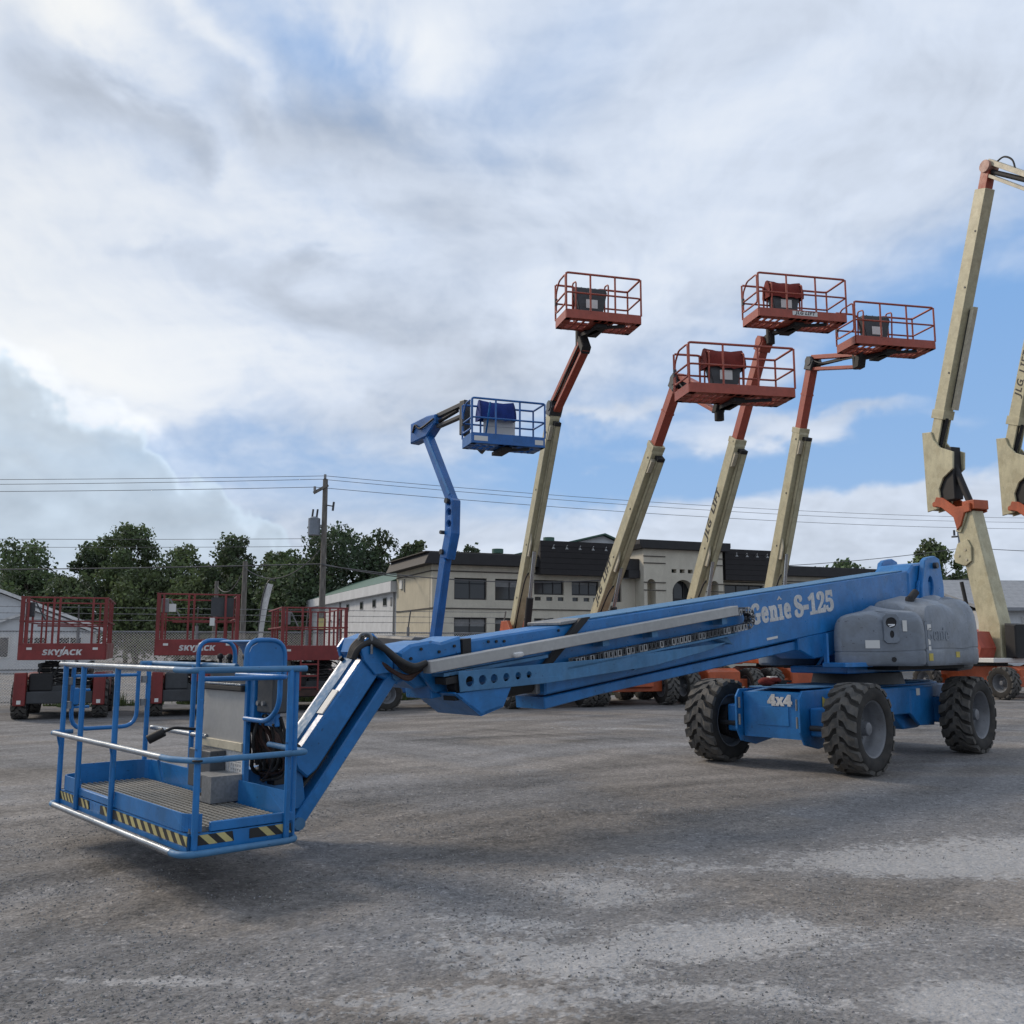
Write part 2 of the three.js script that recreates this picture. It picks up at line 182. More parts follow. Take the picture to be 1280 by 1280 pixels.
// ---------------------------------------------------------------- the yard: crushed stone worn into old asphalt, with pale dusty concrete showing through
// [x, z, half-width, half-length, turn, amount] of the pale patches
const PALE = [[2.9, -7.25, 1.5, 0.55, 6, 0.95], [4.3, -7.3, 1.6, 0.9, 0, 0.95], [1.75, -7.1, 0.8, 0.25, 5, 0.6], [0.45, -6.35, 0.75, 0.42, -10, 0.85], [1.2, -5.45, 0.9, 0.36, -12, 0.9], [0.3, -5.15, 0.7, 0.35, 8, 0.8], [0.9, -4.6, 0.9, 0.22, 5, 0.7], [2.35, -4.35, 0.5, 0.35, 10, 1.3], [-0.3, -4.5, 0.9, 0.3, 0, 0.75], [0.1, -5.7, 0.6, 0.2, 12, 0.6], [-1.7, -4.78, 0.75, 0.1, 10, 0.62], [-2.1, -4.3, 0.6, 0.1, 8, 0.55], [-1.0, -4.35, 0.6, 0.1, -6, 0.5], [2.9, -5.2, 1.2, 0.3, -20, 0.35], [-3.2, -5.6, 0.8, 0.15, 10, 0.35], [-0.4, -3.7, 2.4, 0.35, 0, 0.7], [3, -3.3, 1.6, 0.4, 0, 0.7],
  [1.6, -18.6, 2.6, 0.5, 4, 0.5], [-1.5, -18.9, 1.8, 0.5, -5, 0.42], [3.2, -15.6, 1.6, 0.4, 12, 0.35], [-2.6, -15.4, 2.2, 0.4, 4, 0.35], [6, -12.2, 1.8, 0.25, 10, 0.3], [-5, -17, 2.5, 0.3, 0, 0.3], [8.5, -19, 2, 0.3, 20, 0.35]];
function pale(x, z) { let s = 0; for (const [a, b, rx, rz, t, k] of PALE) { const dx = x - a, dz = z - b; if (Math.abs(dx) > 3 * rx + rz || Math.abs(dz) > 3 * rz + rx) continue; const c = Math.cos(t * D2R), n = Math.sin(t * D2R), q = ((dx * c + dz * n) / rx) ** 2 + ((-dx * n + dz * c) / rz) ** 2; s = Math.max(s, k * Math.exp(-q * 0.8)); } return s; }
// gentle tyre ruts and swells, in metres
function rut(x, z) { const d = x * 0.79 + z * 0.61 + 0.35 * Math.sin(x * 0.7 + 1); return (fbm(d * 2.2 + 40, (x * 0.61 - z * 0.79) * 0.28, 3) - 0.5); }
function cells(x, z) { // distance to the nearest scattered stone, and that stone's own number
  const xi = Math.floor(x), zi = Math.floor(z); let best = 9, id = 0; for (let a = -1; a <= 1; a++) for (let b = -1; b <= 1; b++) { const h = h2(xi + a, zi + b), g = h2(xi + a + 91, zi + b + 37), dx = xi + a + h - x, dz = zi + b + g - z, d = dx * dx + dz * dz; if (d < best) { best = d; id = h2(xi + a + 13, zi + b + 171); } } return [Math.sqrt(best), id]; }
function groundAt(x, z, fine) {
  const big = fbm(x * 0.22 + 8, z * 0.3 + 3, 4), mid = fbm(x * 1.1 + 30, z * 1.6, 4), tr = rut(x, z);
  const grit = fbm(x * 23, z * 23, 3, 0.6), grain = fine ? fbm(x * 75 + 4, z * 75, 2, 0.7) : 0.5, speck = h2(Math.floor(x * 140), Math.floor(z * 140));
  let k = 0.146 + 0.06 * (big - 0.5) + 0.075 * (mid - 0.5) + 0.09 * tr + (fine ? 0.10 : 0.10) * (grit - 0.5) + 0.08 * (grain - 0.5) + (fine ? 0 : 0.05 * (fbm(x * 7, z * 5, 2) - 0.5));
  const rad = Math.hypot(x - 9, z - 3), an = Math.atan2(z - 3, x - 9), sweepT = fbm(rad * 3.4 + 20, an * 4, 3) - 0.5, rad2 = Math.hypot(x + 14, z + 4), sweep2 = fbm(rad2 * 4.2 + 50, Math.atan2(z + 4, x + 14) * 4, 3) - 0.5;
  k += 0.11 * sweepT * ss(0.4, 0.6, fbm(x * 0.35 + 2, z * 0.35 + 9, 2)) + 0.10 * sweep2 * ss(0.42, 0.6, fbm(x * 0.3 + 70, z * 0.3, 2));   // worn wheel paths
  const brown = ss(0.42, 0.66, fbm(x * 0.5 + 60, z * 0.8 + 20, 4)) * 0.8;
  // the pale ground shows where the loose stone is thin, broken up by clumps of grit
  const p = pale(x + (mid - 0.5) * 0.9, z + (big - 0.5) * 0.4) + 0.55 * (mid - 0.5) - 0.62 * (grit - 0.5) * 1.4 + 0.2 * tr, q = ss(0.40, 0.66, p) * 0.9;
  let r = mix(k * mix(1.01, 1.10, brown), 0.30 + 0.12 * (mid - 0.5) + 0.08 * (grit - 0.5), q), g = mix(k * mix(1.0, 1.0, brown), 0.30 + 0.12 * (mid - 0.5) + 0.08 * (grit - 0.5), q), b = mix(k * mix(1.02, 0.91, brown), 0.305 + 0.12 * (mid - 0.5) + 0.08 * (grit - 0.5), q);
  // dark and pale single stones
  if (fine) { const [d, id] = cells(x * 46 + grain * 0.6, z * 46), loose = 1 - 0.55 * q; if (d < 0.42) { const t = 1 + loose * (id > 0.62 ? (id - 0.62) * 1.15 : id < 0.4 ? (id - 0.4) * 0.7 : 0); r *= t; g *= t; b *= t; } const [d2, id2] = cells(x * 17 + grain, z * 17); if (d2 < 0.26 && id2 > 0.7) { const t = 1 + loose * (id2 > 0.88 ? 0.55 : -0.42); r *= t; g *= t; b *= t; } if (speck < 0.02) { r *= 0.6; g *= 0.6; b *= 0.62; } }
  return [r, g, b];
}
const toS = (v) => v <= 0.0031308 ? v * 12.92 : 1.055 * Math.pow(v, 1 / 2.4) - 0.055;
function groundTex(x0, x1, z0, z1, w, h, fine) { const d = new Uint8Array(w * h * 4); for (let j = 0; j < h; j++) for (let i = 0; i < w; i++) { const c = groundAt(x0 + (i + 0.5) / w * (x1 - x0), z1 + (j + 0.5) / h * (z0 - z1), fine), at = (j * w + i) * 4; d[at] = toS(cl(c[0])) * 255; d[at + 1] = toS(cl(c[1])) * 255; d[at + 2] = toS(cl(c[2])) * 255; d[at + 3] = 255; } const t = new THREE.DataTexture(d, w, h, THREE.RGBAFormat); t.colorSpace = THREE.SRGBColorSpace; t.magFilter = t.minFilter = THREE.LinearFilter; t.needsUpdate = true; return t; }
const gravelBump = tex(1024, 1.4, (u, v) => { const a = pfbm(u, v, 60, 3), b = pfbm(u + 0.2, v + 0.4, 14, 4); return 0.5 * a + 0.3 * b + 0.35 * Math.max(0, pfbm(u + 0.6, v, 40, 2) - 0.5); }, false);
// tyre prints pressed into the loose stone: [x, z, direction, length, half-width]
const PRINTS = [[0.9, -8.3, 0.12, 3.2, 0.2], [-0.6, -9.0, 0.35, 3.5, 0.2], [-2.2, -6.7, -0.15, 2.6, 0.18], [2.6, -9.3, 0.2, 3, 0.2], [-1.4, -5.7, 0.5, 2.2, 0.16], [1.2, -7.0, -0.5, 2, 0.16]];
function bumps(x, z) {
  let y = 0.05 * rut(x, z) + 0.035 * (fbm(x * 1.3, z * 1.9, 4) - 0.5) + 0.022 * (fbm(x * 7, z * 7, 3) - 0.5);
  for (const [a, b, t, l, w] of PRINTS) { const dx = x - a, dz = z - b, c = Math.cos(t), n = Math.sin(t), p = dx * c + dz * n, q = -dx * n + dz * c + 0.08 * Math.sin(p * 1.3); if (Math.abs(p) > l || Math.abs(q) > w * 1.5) continue; const e = ss(l, l * 0.6, Math.abs(p)) * ss(w * 1.4, w, Math.abs(q)), wave = Math.sin((p + Math.abs(q) * 0.9) * 2 * Math.PI / 0.17); y += e * (-0.006 + 0.009 * ss(-0.3, 0.5, wave) + 0.008 * Math.exp(-(((Math.abs(q) - w * 1.1) / 0.05) ** 2))) * ss(0.35, 0.6, fbm(x * 0.9 + 3, z * 0.9, 2)); }
  return y;
}
function groundSheet(x0, x1, z0, z1, nx, nz, lift, R = [x0, x1, z0, z1]) {   // R: the ground that the map covers
  const pos = [], uv = [], uv1 = [], idx = [];
  for (let j = 0; j <= nz; j++) for (let i = 0; i <= nx; i++) { const u = i / nx, v = j / nz, x = mix(x0, x1, u), z = mix(z1, z0, v), e = Math.min(u, 1 - u, v, 1 - v); const y = lift ? ss(0, 0.08, e) * lift * bumps(x, z) : 0; pos.push(x, y, z); uv.push((x - R[0]) / (R[1] - R[0]), (R[3] - z) / (R[3] - R[2])); uv1.push(x, z); }
  for (let j = 0; j < nz; j++) for (let i = 0; i < nx; i++) { const a = j * (nx + 1) + i, b = a + nx + 1; idx.push(a, a + 1, b, b, a + 1, b + 1); }
  const g = new THREE.BufferGeometry(); g.setAttribute('position', new THREE.Float32BufferAttribute(pos, 3)); g.setAttribute('uv', new THREE.Float32BufferAttribute(uv, 2)); g.setAttribute('uv1', new THREE.Float32BufferAttribute(uv1, 2)); g.setIndex(idx); g.computeVertexNormals();
  const nn = g.attributes.normal; if (nn.getY(0) < 0) { for (let i = 0; i < idx.length; i += 3) [idx[i], idx[i + 1]] = [idx[i + 1], idx[i]]; g.setIndex(idx); g.computeVertexNormals(); }
  return g;
}
function groundMesh(g, material) { const m = new THREE.Mesh(g, material); m.name = numbered('gravel_yard'); m.receiveShadow = m.castShadow = true; m.userData = { kind: 'structure' }; scene.add(m); }
{
  gravelBump.channel = 1;
  const gm = (map) => new THREE.MeshStandardMaterial({ map, roughness: 0.96, bumpMap: gravelBump, bumpScale: 0.02 });
  groundMesh(groundSheet(-6, 6, -11.5, -3, 460, 330, 1), gm(groundTex(-6, 6, -11.5, -3, 2048, 2048, true)));
  groundMesh(groundSheet(-13, 13, -23, -11.5, 4, 4, 0), gm(groundTex(-13, 13, -23, -11.5, 2048, 1024, true)));
  const wide = gm(groundTex(-28, 28, -36, -11.5, 1024, 512, false)); for (const [a, b, c, d] of [[-28, -13, -23, -11.5], [13, 28, -23, -11.5], [-28, 28, -36, -23]]) groundMesh(groundSheet(a, b, c, d, 4, 4, 0, [-28, 28, -36, -11.5]), wide);
  const rest = gm(groundTex(20, 40, 20, 40, 512, 512, false)); rest.map.wrapS = rest.map.wrapT = THREE.RepeatWrapping; rest.map.channel = 1; rest.map.repeat.set(1 / 14, 1 / 14);
  for (const [a, b, c, d] of [[-28, -6, -11.5, 12], [6, 28, -11.5, 12], [-6, 6, -3, 12], [-700, -28, -900, 12], [28, 700, -900, 12], [-28, 28, -900, -36], [-700, 700, 12, 300]]) groundMesh(groundSheet(a, b, c, d, 2, 2, 0), rest);
}
// loose stones lying on the yard
{
  const g = new THREE.IcosahedronGeometry(1, 0), p = g.attributes.position, r = rng(12), seen = new Map(); for (let i = 0; i < p.count; i++) { const k = [p.getX(i), p.getY(i), p.getZ(i)].map((v) => v.toFixed(3)).join(); if (!seen.has(k)) seen.set(k, 0.7 + 0.5 * r()); const s = seen.get(k); p.setXYZ(i, p.getX(i) * s, p.getY(i) * s * 0.62, p.getZ(i) * s); } g.computeVertexNormals();
  const N = 60000, im = new THREE.InstancedMesh(g, mat(1, 1, 1, { roughness: 0.95 }), N), m4 = new THREE.Matrix4(), c = new THREE.Color(), q = new THREE.Quaternion(), eu = new THREE.Euler(); let n = 0;
  while (n < N) { const dist = 3.4 + 9 * r() ** 1.5, az = (r() - 0.5) * 1.35, x = Math.sin(az) * dist, z = -Math.cos(az) * dist; const dens = fbm(x * 1.4 + 5, z * 1.4, 3); if (dens < 0.3 + 0.35 * r()) continue; const s = 0.0022 + 0.0062 * r() ** 4 + (r() > 0.9985 ? 0.008 : 0); const k = r(), t = 0.12 + 0.2 * k ** 1.4; m4.compose(V(x, s * 0.25 + (Math.abs(x) < 5 && z > -10.8 && z < -3.7 ? bumps(x, z) : 0), z), q.setFromEuler(eu.set(r() * 0.6, r() * 6.3, r() * 0.6)), V(s * (0.8 + 0.7 * r()), s, s)); im.setMatrixAt(n, m4); im.setColorAt(n, c.setRGB(t, t * (0.96 + 0.06 * r()), t * (0.92 + 0.14 * r()))); n++; }
  im.name = 'loose_gravel'; im.userData = { kind: 'stuff', label: 'small loose stones strewn over the gravel yard', category: 'gravel' }; im.castShadow = im.receiveShadow = true; scene.add(im);
}

// ---------------------------------------------------------------- wheels
function lug(path, hw, r0, R) { // a tread bar: path of [z, angle, outer radius], half-width angle hw
  const pos = [], idx = []; const at = (r, a, z) => { pos.push(r * Math.cos(a), r * Math.sin(a), z); return pos.length / 3 - 1; };
  path.forEach(([z, a, ro]) => { at(r0, a - hw * 1.25, z); at(ro, a - hw, z); at(ro, a + hw, z); at(r0, a + hw * 1.25, z); });
  const quad = (a, b, c, d) => idx.push(a, b, c, a, c, d);
  for (let i = 0; i < path.length - 1; i++) { const o = i * 4, p = o + 4; for (let k = 0; k < 3; k++) quad(o + k, o + k + 1, p + k + 1, p + k); }
  quad(3, 2, 1, 0); const o = (path.length - 1) * 4; quad(o, o + 1, o + 2, o + 3);
  const g = new THREE.BufferGeometry(); g.setAttribute('position', new THREE.Float32BufferAttribute(pos, 3)); g.setIndex(idx); const n = g.toNonIndexed(); n.computeVertexNormals(); return n;
}
function makeWheel(R, W, rimR, lugs, outSign, detail = 1) { // axle along z; the outer face looks to outSign * z
  const w = new THREE.Group(); w.name = 'wheel'; const h = W / 2, Rc = R * 0.945;
  const prof = [[rimR, -h * 0.86], [rimR * 1.06, -h * 0.93], [mix(rimR, Rc, 0.45), -h], [mix(rimR, Rc, 0.8), -h * 0.985], [Rc * 0.985, -h * 0.88], [Rc, -h * 0.5], [Rc, h * 0.5], [Rc * 0.985, h * 0.88], [mix(rimR, Rc, 0.8), h * 0.985], [mix(rimR, Rc, 0.45), h], [rimR * 1.06, h * 0.93], [rimR, h * 0.86]].map(([x, y]) => new THREE.Vector2(x, y));
  const geos = [new THREE.LatheGeometry(prof, detail ? 40 : 24).rotateX(Math.PI / 2)];
  for (let i = 0; i < lugs; i++) for (const s of [-1, 1]) { const a = (i + (s > 0 ? 0.5 : 0)) / lugs * 2 * Math.PI, st = 2 * Math.PI / lugs; geos.push(lug([[s * h * 1.0, a, R * 0.90], [s * h * 0.97, a, R * 0.985], [s * h * 0.55, a + st * 0.18, R], [s * h * 0.3, a + st * 0.62, R], [-s * h * 0.06, a + st * 0.78, R]].map((p, k) => p), st * 0.29, Rc * 0.97, R)); }
  const tg = geos.map(plainGeo); const old = CM; CM = new THREE.Matrix4();
  const ty = mesh('tyre', tg[0], M.rubber, w); mesh('tread_lugs', tg.slice(1), M.tread, w);
  const o = outSign;
  const rp = [[rimR * 0.28, -o * h * 0.2], [rimR * 0.66, -o * h * 0.22], [rimR * 0.74, -o * h * 0.1], [rimR * 0.8, o * h * 0.12], [rimR * 0.82, o * h * 0.42], [rimR * 0.9, o * h * 0.48], [rimR * 0.92, o * h * 0.78], [rimR * 1.0, o * h * 0.84], [rimR * 1.055, o * h * 0.9], [rimR * 1.055, o * h * 0.86], [rimR * 0.97, o * h * 0.7], [rimR * 0.97, -o * h * 0.7], [rimR * 1.055, -o * h * 0.88], [rimR * 0.98, -o * h * 0.9], [rimR * 0.9, -o * h * 0.7], [rimR * 0.86, -o * h * 0.3], [rimR * 0.28, -o * h * 0.34]].map(([x, y]) => new THREE.Vector2(x, y));
  mesh('rim', new THREE.LatheGeometry(rp, detail ? 40 : 24).rotateX(Math.PI / 2), M.rim, w);
  const hubp = [[0.001, o * h * 0.62], [rimR * 0.2, o * h * 0.62], [rimR * 0.24, o * h * 0.56], [rimR * 0.25, o * h * 0.1], [rimR * 0.38, o * h * 0.02], [rimR * 0.4, -o * h * 0.22]].map(([x, y]) => new THREE.Vector2(x, y));
  mesh('hub', new THREE.LatheGeometry(hubp, 20).rotateX(Math.PI / 2), M.rim, w);
  if (detail) { const n = 10; for (let i = 0; i < n; i++) { const a = i / n * 2 * Math.PI; mesh('lug_nut', new THREE.CylinderGeometry(0.016, 0.018, 0.04, 6).rotateX(Math.PI / 2).translate(rimR * 0.5 * Math.cos(a), rimR * 0.5 * Math.sin(a), -o * h * 0.16), M.galv, w); }
    mesh('gear_case', new THREE.CylinderGeometry(rimR * 0.6, rimR * 0.72, h * 0.9, 20).rotateX(o * Math.PI / 2).translate(0, 0, -o * h * 0.8), M.black, w); }
  CM = old; return w;
}
function addWheel(proto, parent, x, y, z, turn = 0, scale = 1) { const w = proto.clone(); w.position.set(x, y, z); w.rotation.z = turn; w.scale.setScalar(scale); parent.add(w); return w; }

// ---------------------------------------------------------------- the big blue telescopic lift in the foreground
const LIFT_O = [4.88, 0, -14.0], LIFT_TURN = Math.atan2(-0.6945, -0.7195), TURRET_TURN = Math.atan2(-0.665, -0.747) - LIFT_TURN;
{
  const L = thing('telescopic_boom_lift', 'long blue telescopic boom lift with grey engine cover, its work platform lowered near the ground', 'boom lift', LIFT_O, LIFT_TURN);
  const R = 0.565, wOut = makeWheel(R, 0.44, 0.35, 18, -1), wIn = makeWheel(R, 0.44, 0.35, 18, 1);
  addWheel(wOut, L, 1.74, R, -1.02, 0.1); addWheel(wOut, L, -1.78, R, -1.02, 0.33); addWheel(wIn, L, 1.74, R, 1.02, 0.2); addWheel(wIn, L, -1.78, R, 1.02, 0.5);
  // chassis ---- x forward, near side is -z
  const ch = mesh('chassis', [prism([[-2.15, 0.56], [-1.35, 0.36], [-0.85, 0.36], [-0.6, 0.52], [1.0, 0.52], [1.25, 0.42], [2.06, 0.40], [2.06, 0.98], [1.2, 1.03], [-2.15, 1.03]], -0.44, 0.44, 0.015), box(-2.2, -1.1, 0.5, 1.0, -0.56, 0.56, 0.02), prism([[-1.2, 0.6], [1.05, 0.62], [1.3, 0.8], [1.3, 1.0], [-1.2, 1.0]], -0.62, 0.62, 0.015)], M.blue, L);
  mesh('deck_plate', box(-2.1, 1.95, 1.035, 1.05, -0.4, 0.4, 0.005), M.blueFaded, ch);
  for (const s of [-1, 1]) {
    const fl = [[1.18, 0.62], [1.3, 0.32], [1.75, 0.27], [2.1, 0.34], [2.2, 0.5], [2.2, 0.92], [2.12, 1.015], [1.35, 1.02], [1.18, 0.9]];
    const pl = mesh('flange_plate', prism(fl, s * 0.445, s * 0.475, 0.006), M.blue, L);
    for (const y of [0.62, 0.84]) mesh('bolt', new THREE.CylinderGeometry(0.016, 0.016, 0.14, 8).translate(2.175, y, s * 0.42), M.galv, pl);
    mesh('axle_housing', [box(1.5, 1.98, 0.44, 0.8, s * 0.48, s * 0.74, 0.03), rod(V(1.74, R, s * 0.7), V(1.74, R, s * 0.98), 0.15, 16)], M.blue, L);
    mesh('axle_housing', [box(-2.05, -1.5, 0.44, 0.82, s * 0.56, s * 0.76, 0.03), rod(V(-1.78, R, s * 0.7), V(-1.78, R, s * 0.98), 0.15, 16), prism([[-1.5, 0.4], [-1.0, 0.42], [-0.7, 0.6], [-0.7, 0.95], [-1.5, 0.98]], s * 0.57, s * 0.63, 0.01)], M.blue, L);
    mesh('steering_cylinder', [rod(V(2.0, 0.55, s * 0.5), V(1.95, 0.55, s * 0.86), 0.035), rod(V(1.93, 0.5, s * 0.78), V(1.78, 0.5, s * 0.86), 0.05)], M.dark, L);
    mesh('hydraulic_hose', [hoseGeo([[1.4, 0.95, s * 0.5], [1.5, 0.9, s * 0.72], [1.6, 0.72, s * 0.82], [1.66, 0.6, s * 0.86]], 0.016, 16, 6), hoseGeo([[1.45, 0.9, s * 0.5], [1.52, 0.7, s * 0.74], [1.62, 0.5, s * 0.8]], 0.016, 16, 6)], M.hose, L);
  }
  mesh('front_hatch', box(2.062, 2.07, 0.56, 0.8, -0.24, 0.22, 0.003), M.blue, L);
  mesh('drive_lettering', place(text('4x4', 0.135, { font: FB, fat: 0.008, wide: 1.12 }), T(2.068, 0.885, -0.12).multiply(RY(Math.PI / 2))), M.white, L);
  mesh('warning_label', prism([[-0.08, -0.09], [0.1, 0.02], [-0.08, 0.1]], 0, 0.004).applyMatrix4(T(1.55, 0.83, -0.482).multiply(RY(Math.PI))), M.yellow, L);
  mesh('label_plate', box(-1.02, -0.9, 0.86, 0.96, -0.636, -0.632), M.sticker, L); mesh('label_plate', box(0.2, 0.26, 0.88, 0.99, -0.632, -0.628), M.sticker, L);
  mesh('turntable_ring', new THREE.CylinderGeometry(0.62, 0.66, 0.16, 32).translate(-0.35, 1.12, 0), M.dark, L);
  within(RY(TURRET_TURN), () => {
    // ---- turret
    mesh('turret_frame', [box(-2.3, 0.75, 1.2, 1.3, -0.45, 0.45, 0.02), prism([[-2.35, 1.3], [0.2, 1.3], [-0.4, 1.75], [-1.6, 2.1], [-1.75, 2.6], [-2.25, 2.6]], 0.31, 0.36, 0.008), prism([[-2.35, 1.3], [0.2, 1.3], [-0.4, 1.75], [-1.6, 2.1], [-1.75, 2.6], [-2.25, 2.6]], -0.36, -0.31, 0.008)], M.blue, L);
    for (const s of [-1, 1]) mesh('pivot_bracket', prism([[-2.5, 2.1], [-1.72, 2.1], [-1.75, 2.5], [-1.9, 2.93], [-2.0, 2.98], [-2.25, 3.02], [-2.42, 2.98], [-2.52, 2.55]], s * 0.31, s * 0.4, 0.012, [[-2.05, 2.52, 0.09, 0.16]]), M.blue, L);
    mesh('pivot_pin', rod(V(-2.2, 2.86, -0.46), V(-2.2, 2.86, 0.46), 0.05, 14), M.dark, L);
    mesh('boom_heel', prism([[-2.45, 2.35], [-1.5, 2.3], [-1.5, 2.72], [-1.7, 2.86], [-2.3, 2.93]], -0.3, 0.3, 0.03), M.blue, L);
    mesh('counterweight', prism([[-2.4, 1.22], [-1.9, 1.2], [-1.9, 1.7], [-2.3, 1.7], [-2.4, 1.6]], -0.85, 0.85, 0.05), M.hoodDark, L);
    mesh('lift_cylinder', [rod(V(-0.4, 1.45, 0), V(1.3, 1.75, 0), 0.12, 16), rod(V(1.25, 1.74, 0), V(1.7, 1.82, 0), 0.07, 12)], M.dark, L);
    mesh('engine_bay', box(-1.9, 0.2, 1.25, 1.7, 0.45, 0.9), M.black, L); mesh('engine_bay', box(-1.9, 0.2, 1.25, 1.8, -0.9, -0.38), M.black, L);
    mesh('bay_shelf', [box(0.5, 1.25, 1.3, 1.36, -0.7, -0.36, 0.01), bar(V(1.2, 1.3, -0.4), V(1.2, 1.75, -0.4), 0.05, 0.05)], M.blue, L);
    // covers: an outline in plan, skinned from the sill to a rounded top
    const cover = (name, plan, topOf, material, parent, y0 = 1.3) => {
      const P = plan.map(([x, z]) => new THREE.Vector2(x, z)), out = []; const n = P.length;
      for (let i = 0; i < n; i++) { const a = P[(i + n - 1) % n], b = P[i], c = P[(i + 1) % n], k = Math.min(plan[i][2] ?? 0.06, a.distanceTo(b) * 0.45, c.distanceTo(b) * 0.45), u = a.clone().sub(b).setLength(k).add(b), w = c.clone().sub(b).setLength(k).add(b); for (let q = 0; q <= 5; q++) { const t = q / 5; out.push(new THREE.Vector2().addScaledVector(u, (1 - t) ** 2).addScaledVector(b, 2 * t * (1 - t)).addScaledVector(w, t * t)); } const nx = P[(i + 1) % n].clone(); for (let q = 1; q < 5; q++) { const s0 = w, k2 = Math.min(plan[(i + 1) % n][2] ?? 0.06, nx.distanceTo(b) * 0.45), s1 = b.clone().sub(nx).setLength(k2).add(nx); out.push(s0.clone().lerp(s1, q / 5)); } }
      const m = out.length, ctr = out.reduce((s, p) => s.add(p), new THREE.Vector2()).multiplyScalar(1 / m), pos = [], idx = [];
      const rows = [[0, 0.05], [0.03, 0.015], [0.08, 0], [0.2, 0], [0.255, 0], [0.262, 0.012], [0.285, 0.012], [0.292, 0], [0.4, 0], [0.55, 0.0], [0.7, 0.01], [0.82, 0.03], [0.9, 0.065], [0.96, 0.12], [0.99, 0.19], [1, 0.3], [1.01, 0.6]];
      for (const [v, inset] of rows) for (const p of out) { const dir = ctr.clone().sub(p), l = dir.length(), q = p.clone().addScaledVector(dir.normalize(), Math.min(inset, l * 0.9)); pos.push(q.x, mix(y0, topOf(q.x, q.y), v), q.y); }
      for (let r = 0; r < rows.length - 1; r++) for (let i = 0; i < m; i++) { const a = r * m + i, b = r * m + (i + 1) % m; idx.push(a, a + m, b, b, a + m, b + m); }
      const c0 = pos.length / 3; pos.push(ctr.x, topOf(ctr.x, ctr.y) * 1.0 + 0.008, ctr.y); for (let i = 0; i < m; i++) idx.push((rows.length - 1) * m + i, c0, (rows.length - 1) * m + (i + 1) % m);
      const g = new THREE.BufferGeometry(); g.setAttribute('position', new THREE.Float32BufferAttribute(pos, 3)); g.setIndex(idx); return mesh(name, toCreasedNormals(g, 0.55), material, parent);
    };
    const fTop = (x, z) => mix(2.1, 1.9, ss(-0.2, 1.05, x)) + 0.1 * ss(-1.1, -0.4, z);
    const front = cover('engine_cover', [[0.98, -0.38, 0.04], [0.98, -0.47, 0.07], [0.10, -1.2, 0.07], [-0.03, -1.2, 0.02], [-0.03, -0.38, 0.02]], fTop, M.hood, L, 1.31);
    const rear = cover('engine_cover', [[-0.045, -0.40, 0.02], [-0.045, -1.2, 0.02], [-1.75, -1.2, 0.25], [-2.3, -0.95, 0.2], [-2.5, -0.40, 0.05]], (x, z) => 2.15 + 0.07 * ss(-0.3, -0.5, x) * ss(-1.25, -0.9, z) - 0.035 * ss(-0.9, -1.1, x) * ss(-1.5, -1.3, x) + 0.06 * ss(-1.2, -1.5, x) - 0.16 * ss(-1.7, -2.4, x) + 0.09 * ss(-1.1, -0.5, z), M.hood, L, 1.31);
    cover('tank_cover', [[1.30, 0.40, 0.08], [-0.03, 0.40, 0.02], [-2.4, 0.40, 0.05], [-2.3, 0.95, 0.2], [-1.75, 1.2, 0.25], [0.06, 1.2, 0.09], [1.30, 0.62, 0.1]], (x, z) => 1.86 - 0.1 * ss(0.2, 1.35, x), M.hood, L, 1.31);
    // details of the slanted front panel: its own frame, x to the right along the panel, z outwards
    const ang = Math.atan2(1.24, -0.68); // along (dx=-1.24, dz=-0.68)
    const along = V(-0.88, 0, -0.73).normalize(), up = V(0, 1, 0), outw = along.clone().cross(up), F = new THREE.Matrix4().makeBasis(along, up, outw).setPosition(0.98, 0, -0.47);
    within(F, () => {
      const latch = sub('latch_recess', front); mesh('recess_frame', prism([[0.62, 1.66], [0.66, 1.62], [0.8, 1.62], [0.84, 1.66], [0.84, 1.98], [0.8, 2.02], [0.66, 2.02], [0.62, 1.98]], 0.0, 0.018, 0.004, [[0.73, 1.9, 0.075, 0.07], [0.735, 1.74, 0.03, 0.05]]), M.hood, latch); mesh('recess_hollow', box(0.64, 0.82, 1.65, 2.0, 0.0, 0.006), M.black, latch); mesh('latch_handle', [box(0.68, 0.78, 1.86, 1.88, 0.006, 0.02, 0.003), rod(V(0.7, 1.84, 0.012), V(0.77, 1.86, 0.012), 0.012)], M.chrome, latch);
      mesh('caution_label', box(0.89, 0.95, 1.78, 1.93, 0.004, 0.008), M.sticker, front); mesh('caution_label', box(0.36, 0.56, 1.55, 1.66, 0.004, 0.008), M.sticker, front);
      mesh('drain_slot', rod(V(0.75, 1.4, -0.01), V(0.75, 1.4, 0.006), 0.035, 12), M.black, front);
    });
    within(T(0, 0, -1.2).multiply(RY(Math.PI)), () => { // near side of the rear cover, x to the right
      mesh('embossed_lettering', place(text('Genie', 0.17, { font: FS, depth: 0.005, wide: 1.0 }), T(0.42, 1.75, 0.001)), M.hood, rear);
      mesh('caution_label', box(0.09, 0.2, 1.8, 1.88, 0.002, 0.006), M.sticker, rear); mesh('caution_label', box(0.1, 0.16, 1.6, 1.68, 0.002, 0.006), M.sticker, rear); mesh('caution_label', box(0.1, 0.17, 1.52, 1.58, 0.002, 0.006), M.sticker, rear); mesh('caution_label', box(0.1, 0.22, 1.38, 1.48, 0.002, 0.006), M.yellow, rear); mesh('caution_label', box(0.95, 1.07, 1.42, 1.5, 0.002, 0.006), M.yellow, rear);
    });
    mesh('exhaust_cap', [rod(V(-0.45, 2.1, -0.8), V(-0.47, 2.28, -0.8), 0.075, 14, 0.06), rod(V(-0.47, 2.25, -0.8), V(-0.62, 2.36, -0.82), 0.055, 12)], M.black, L);
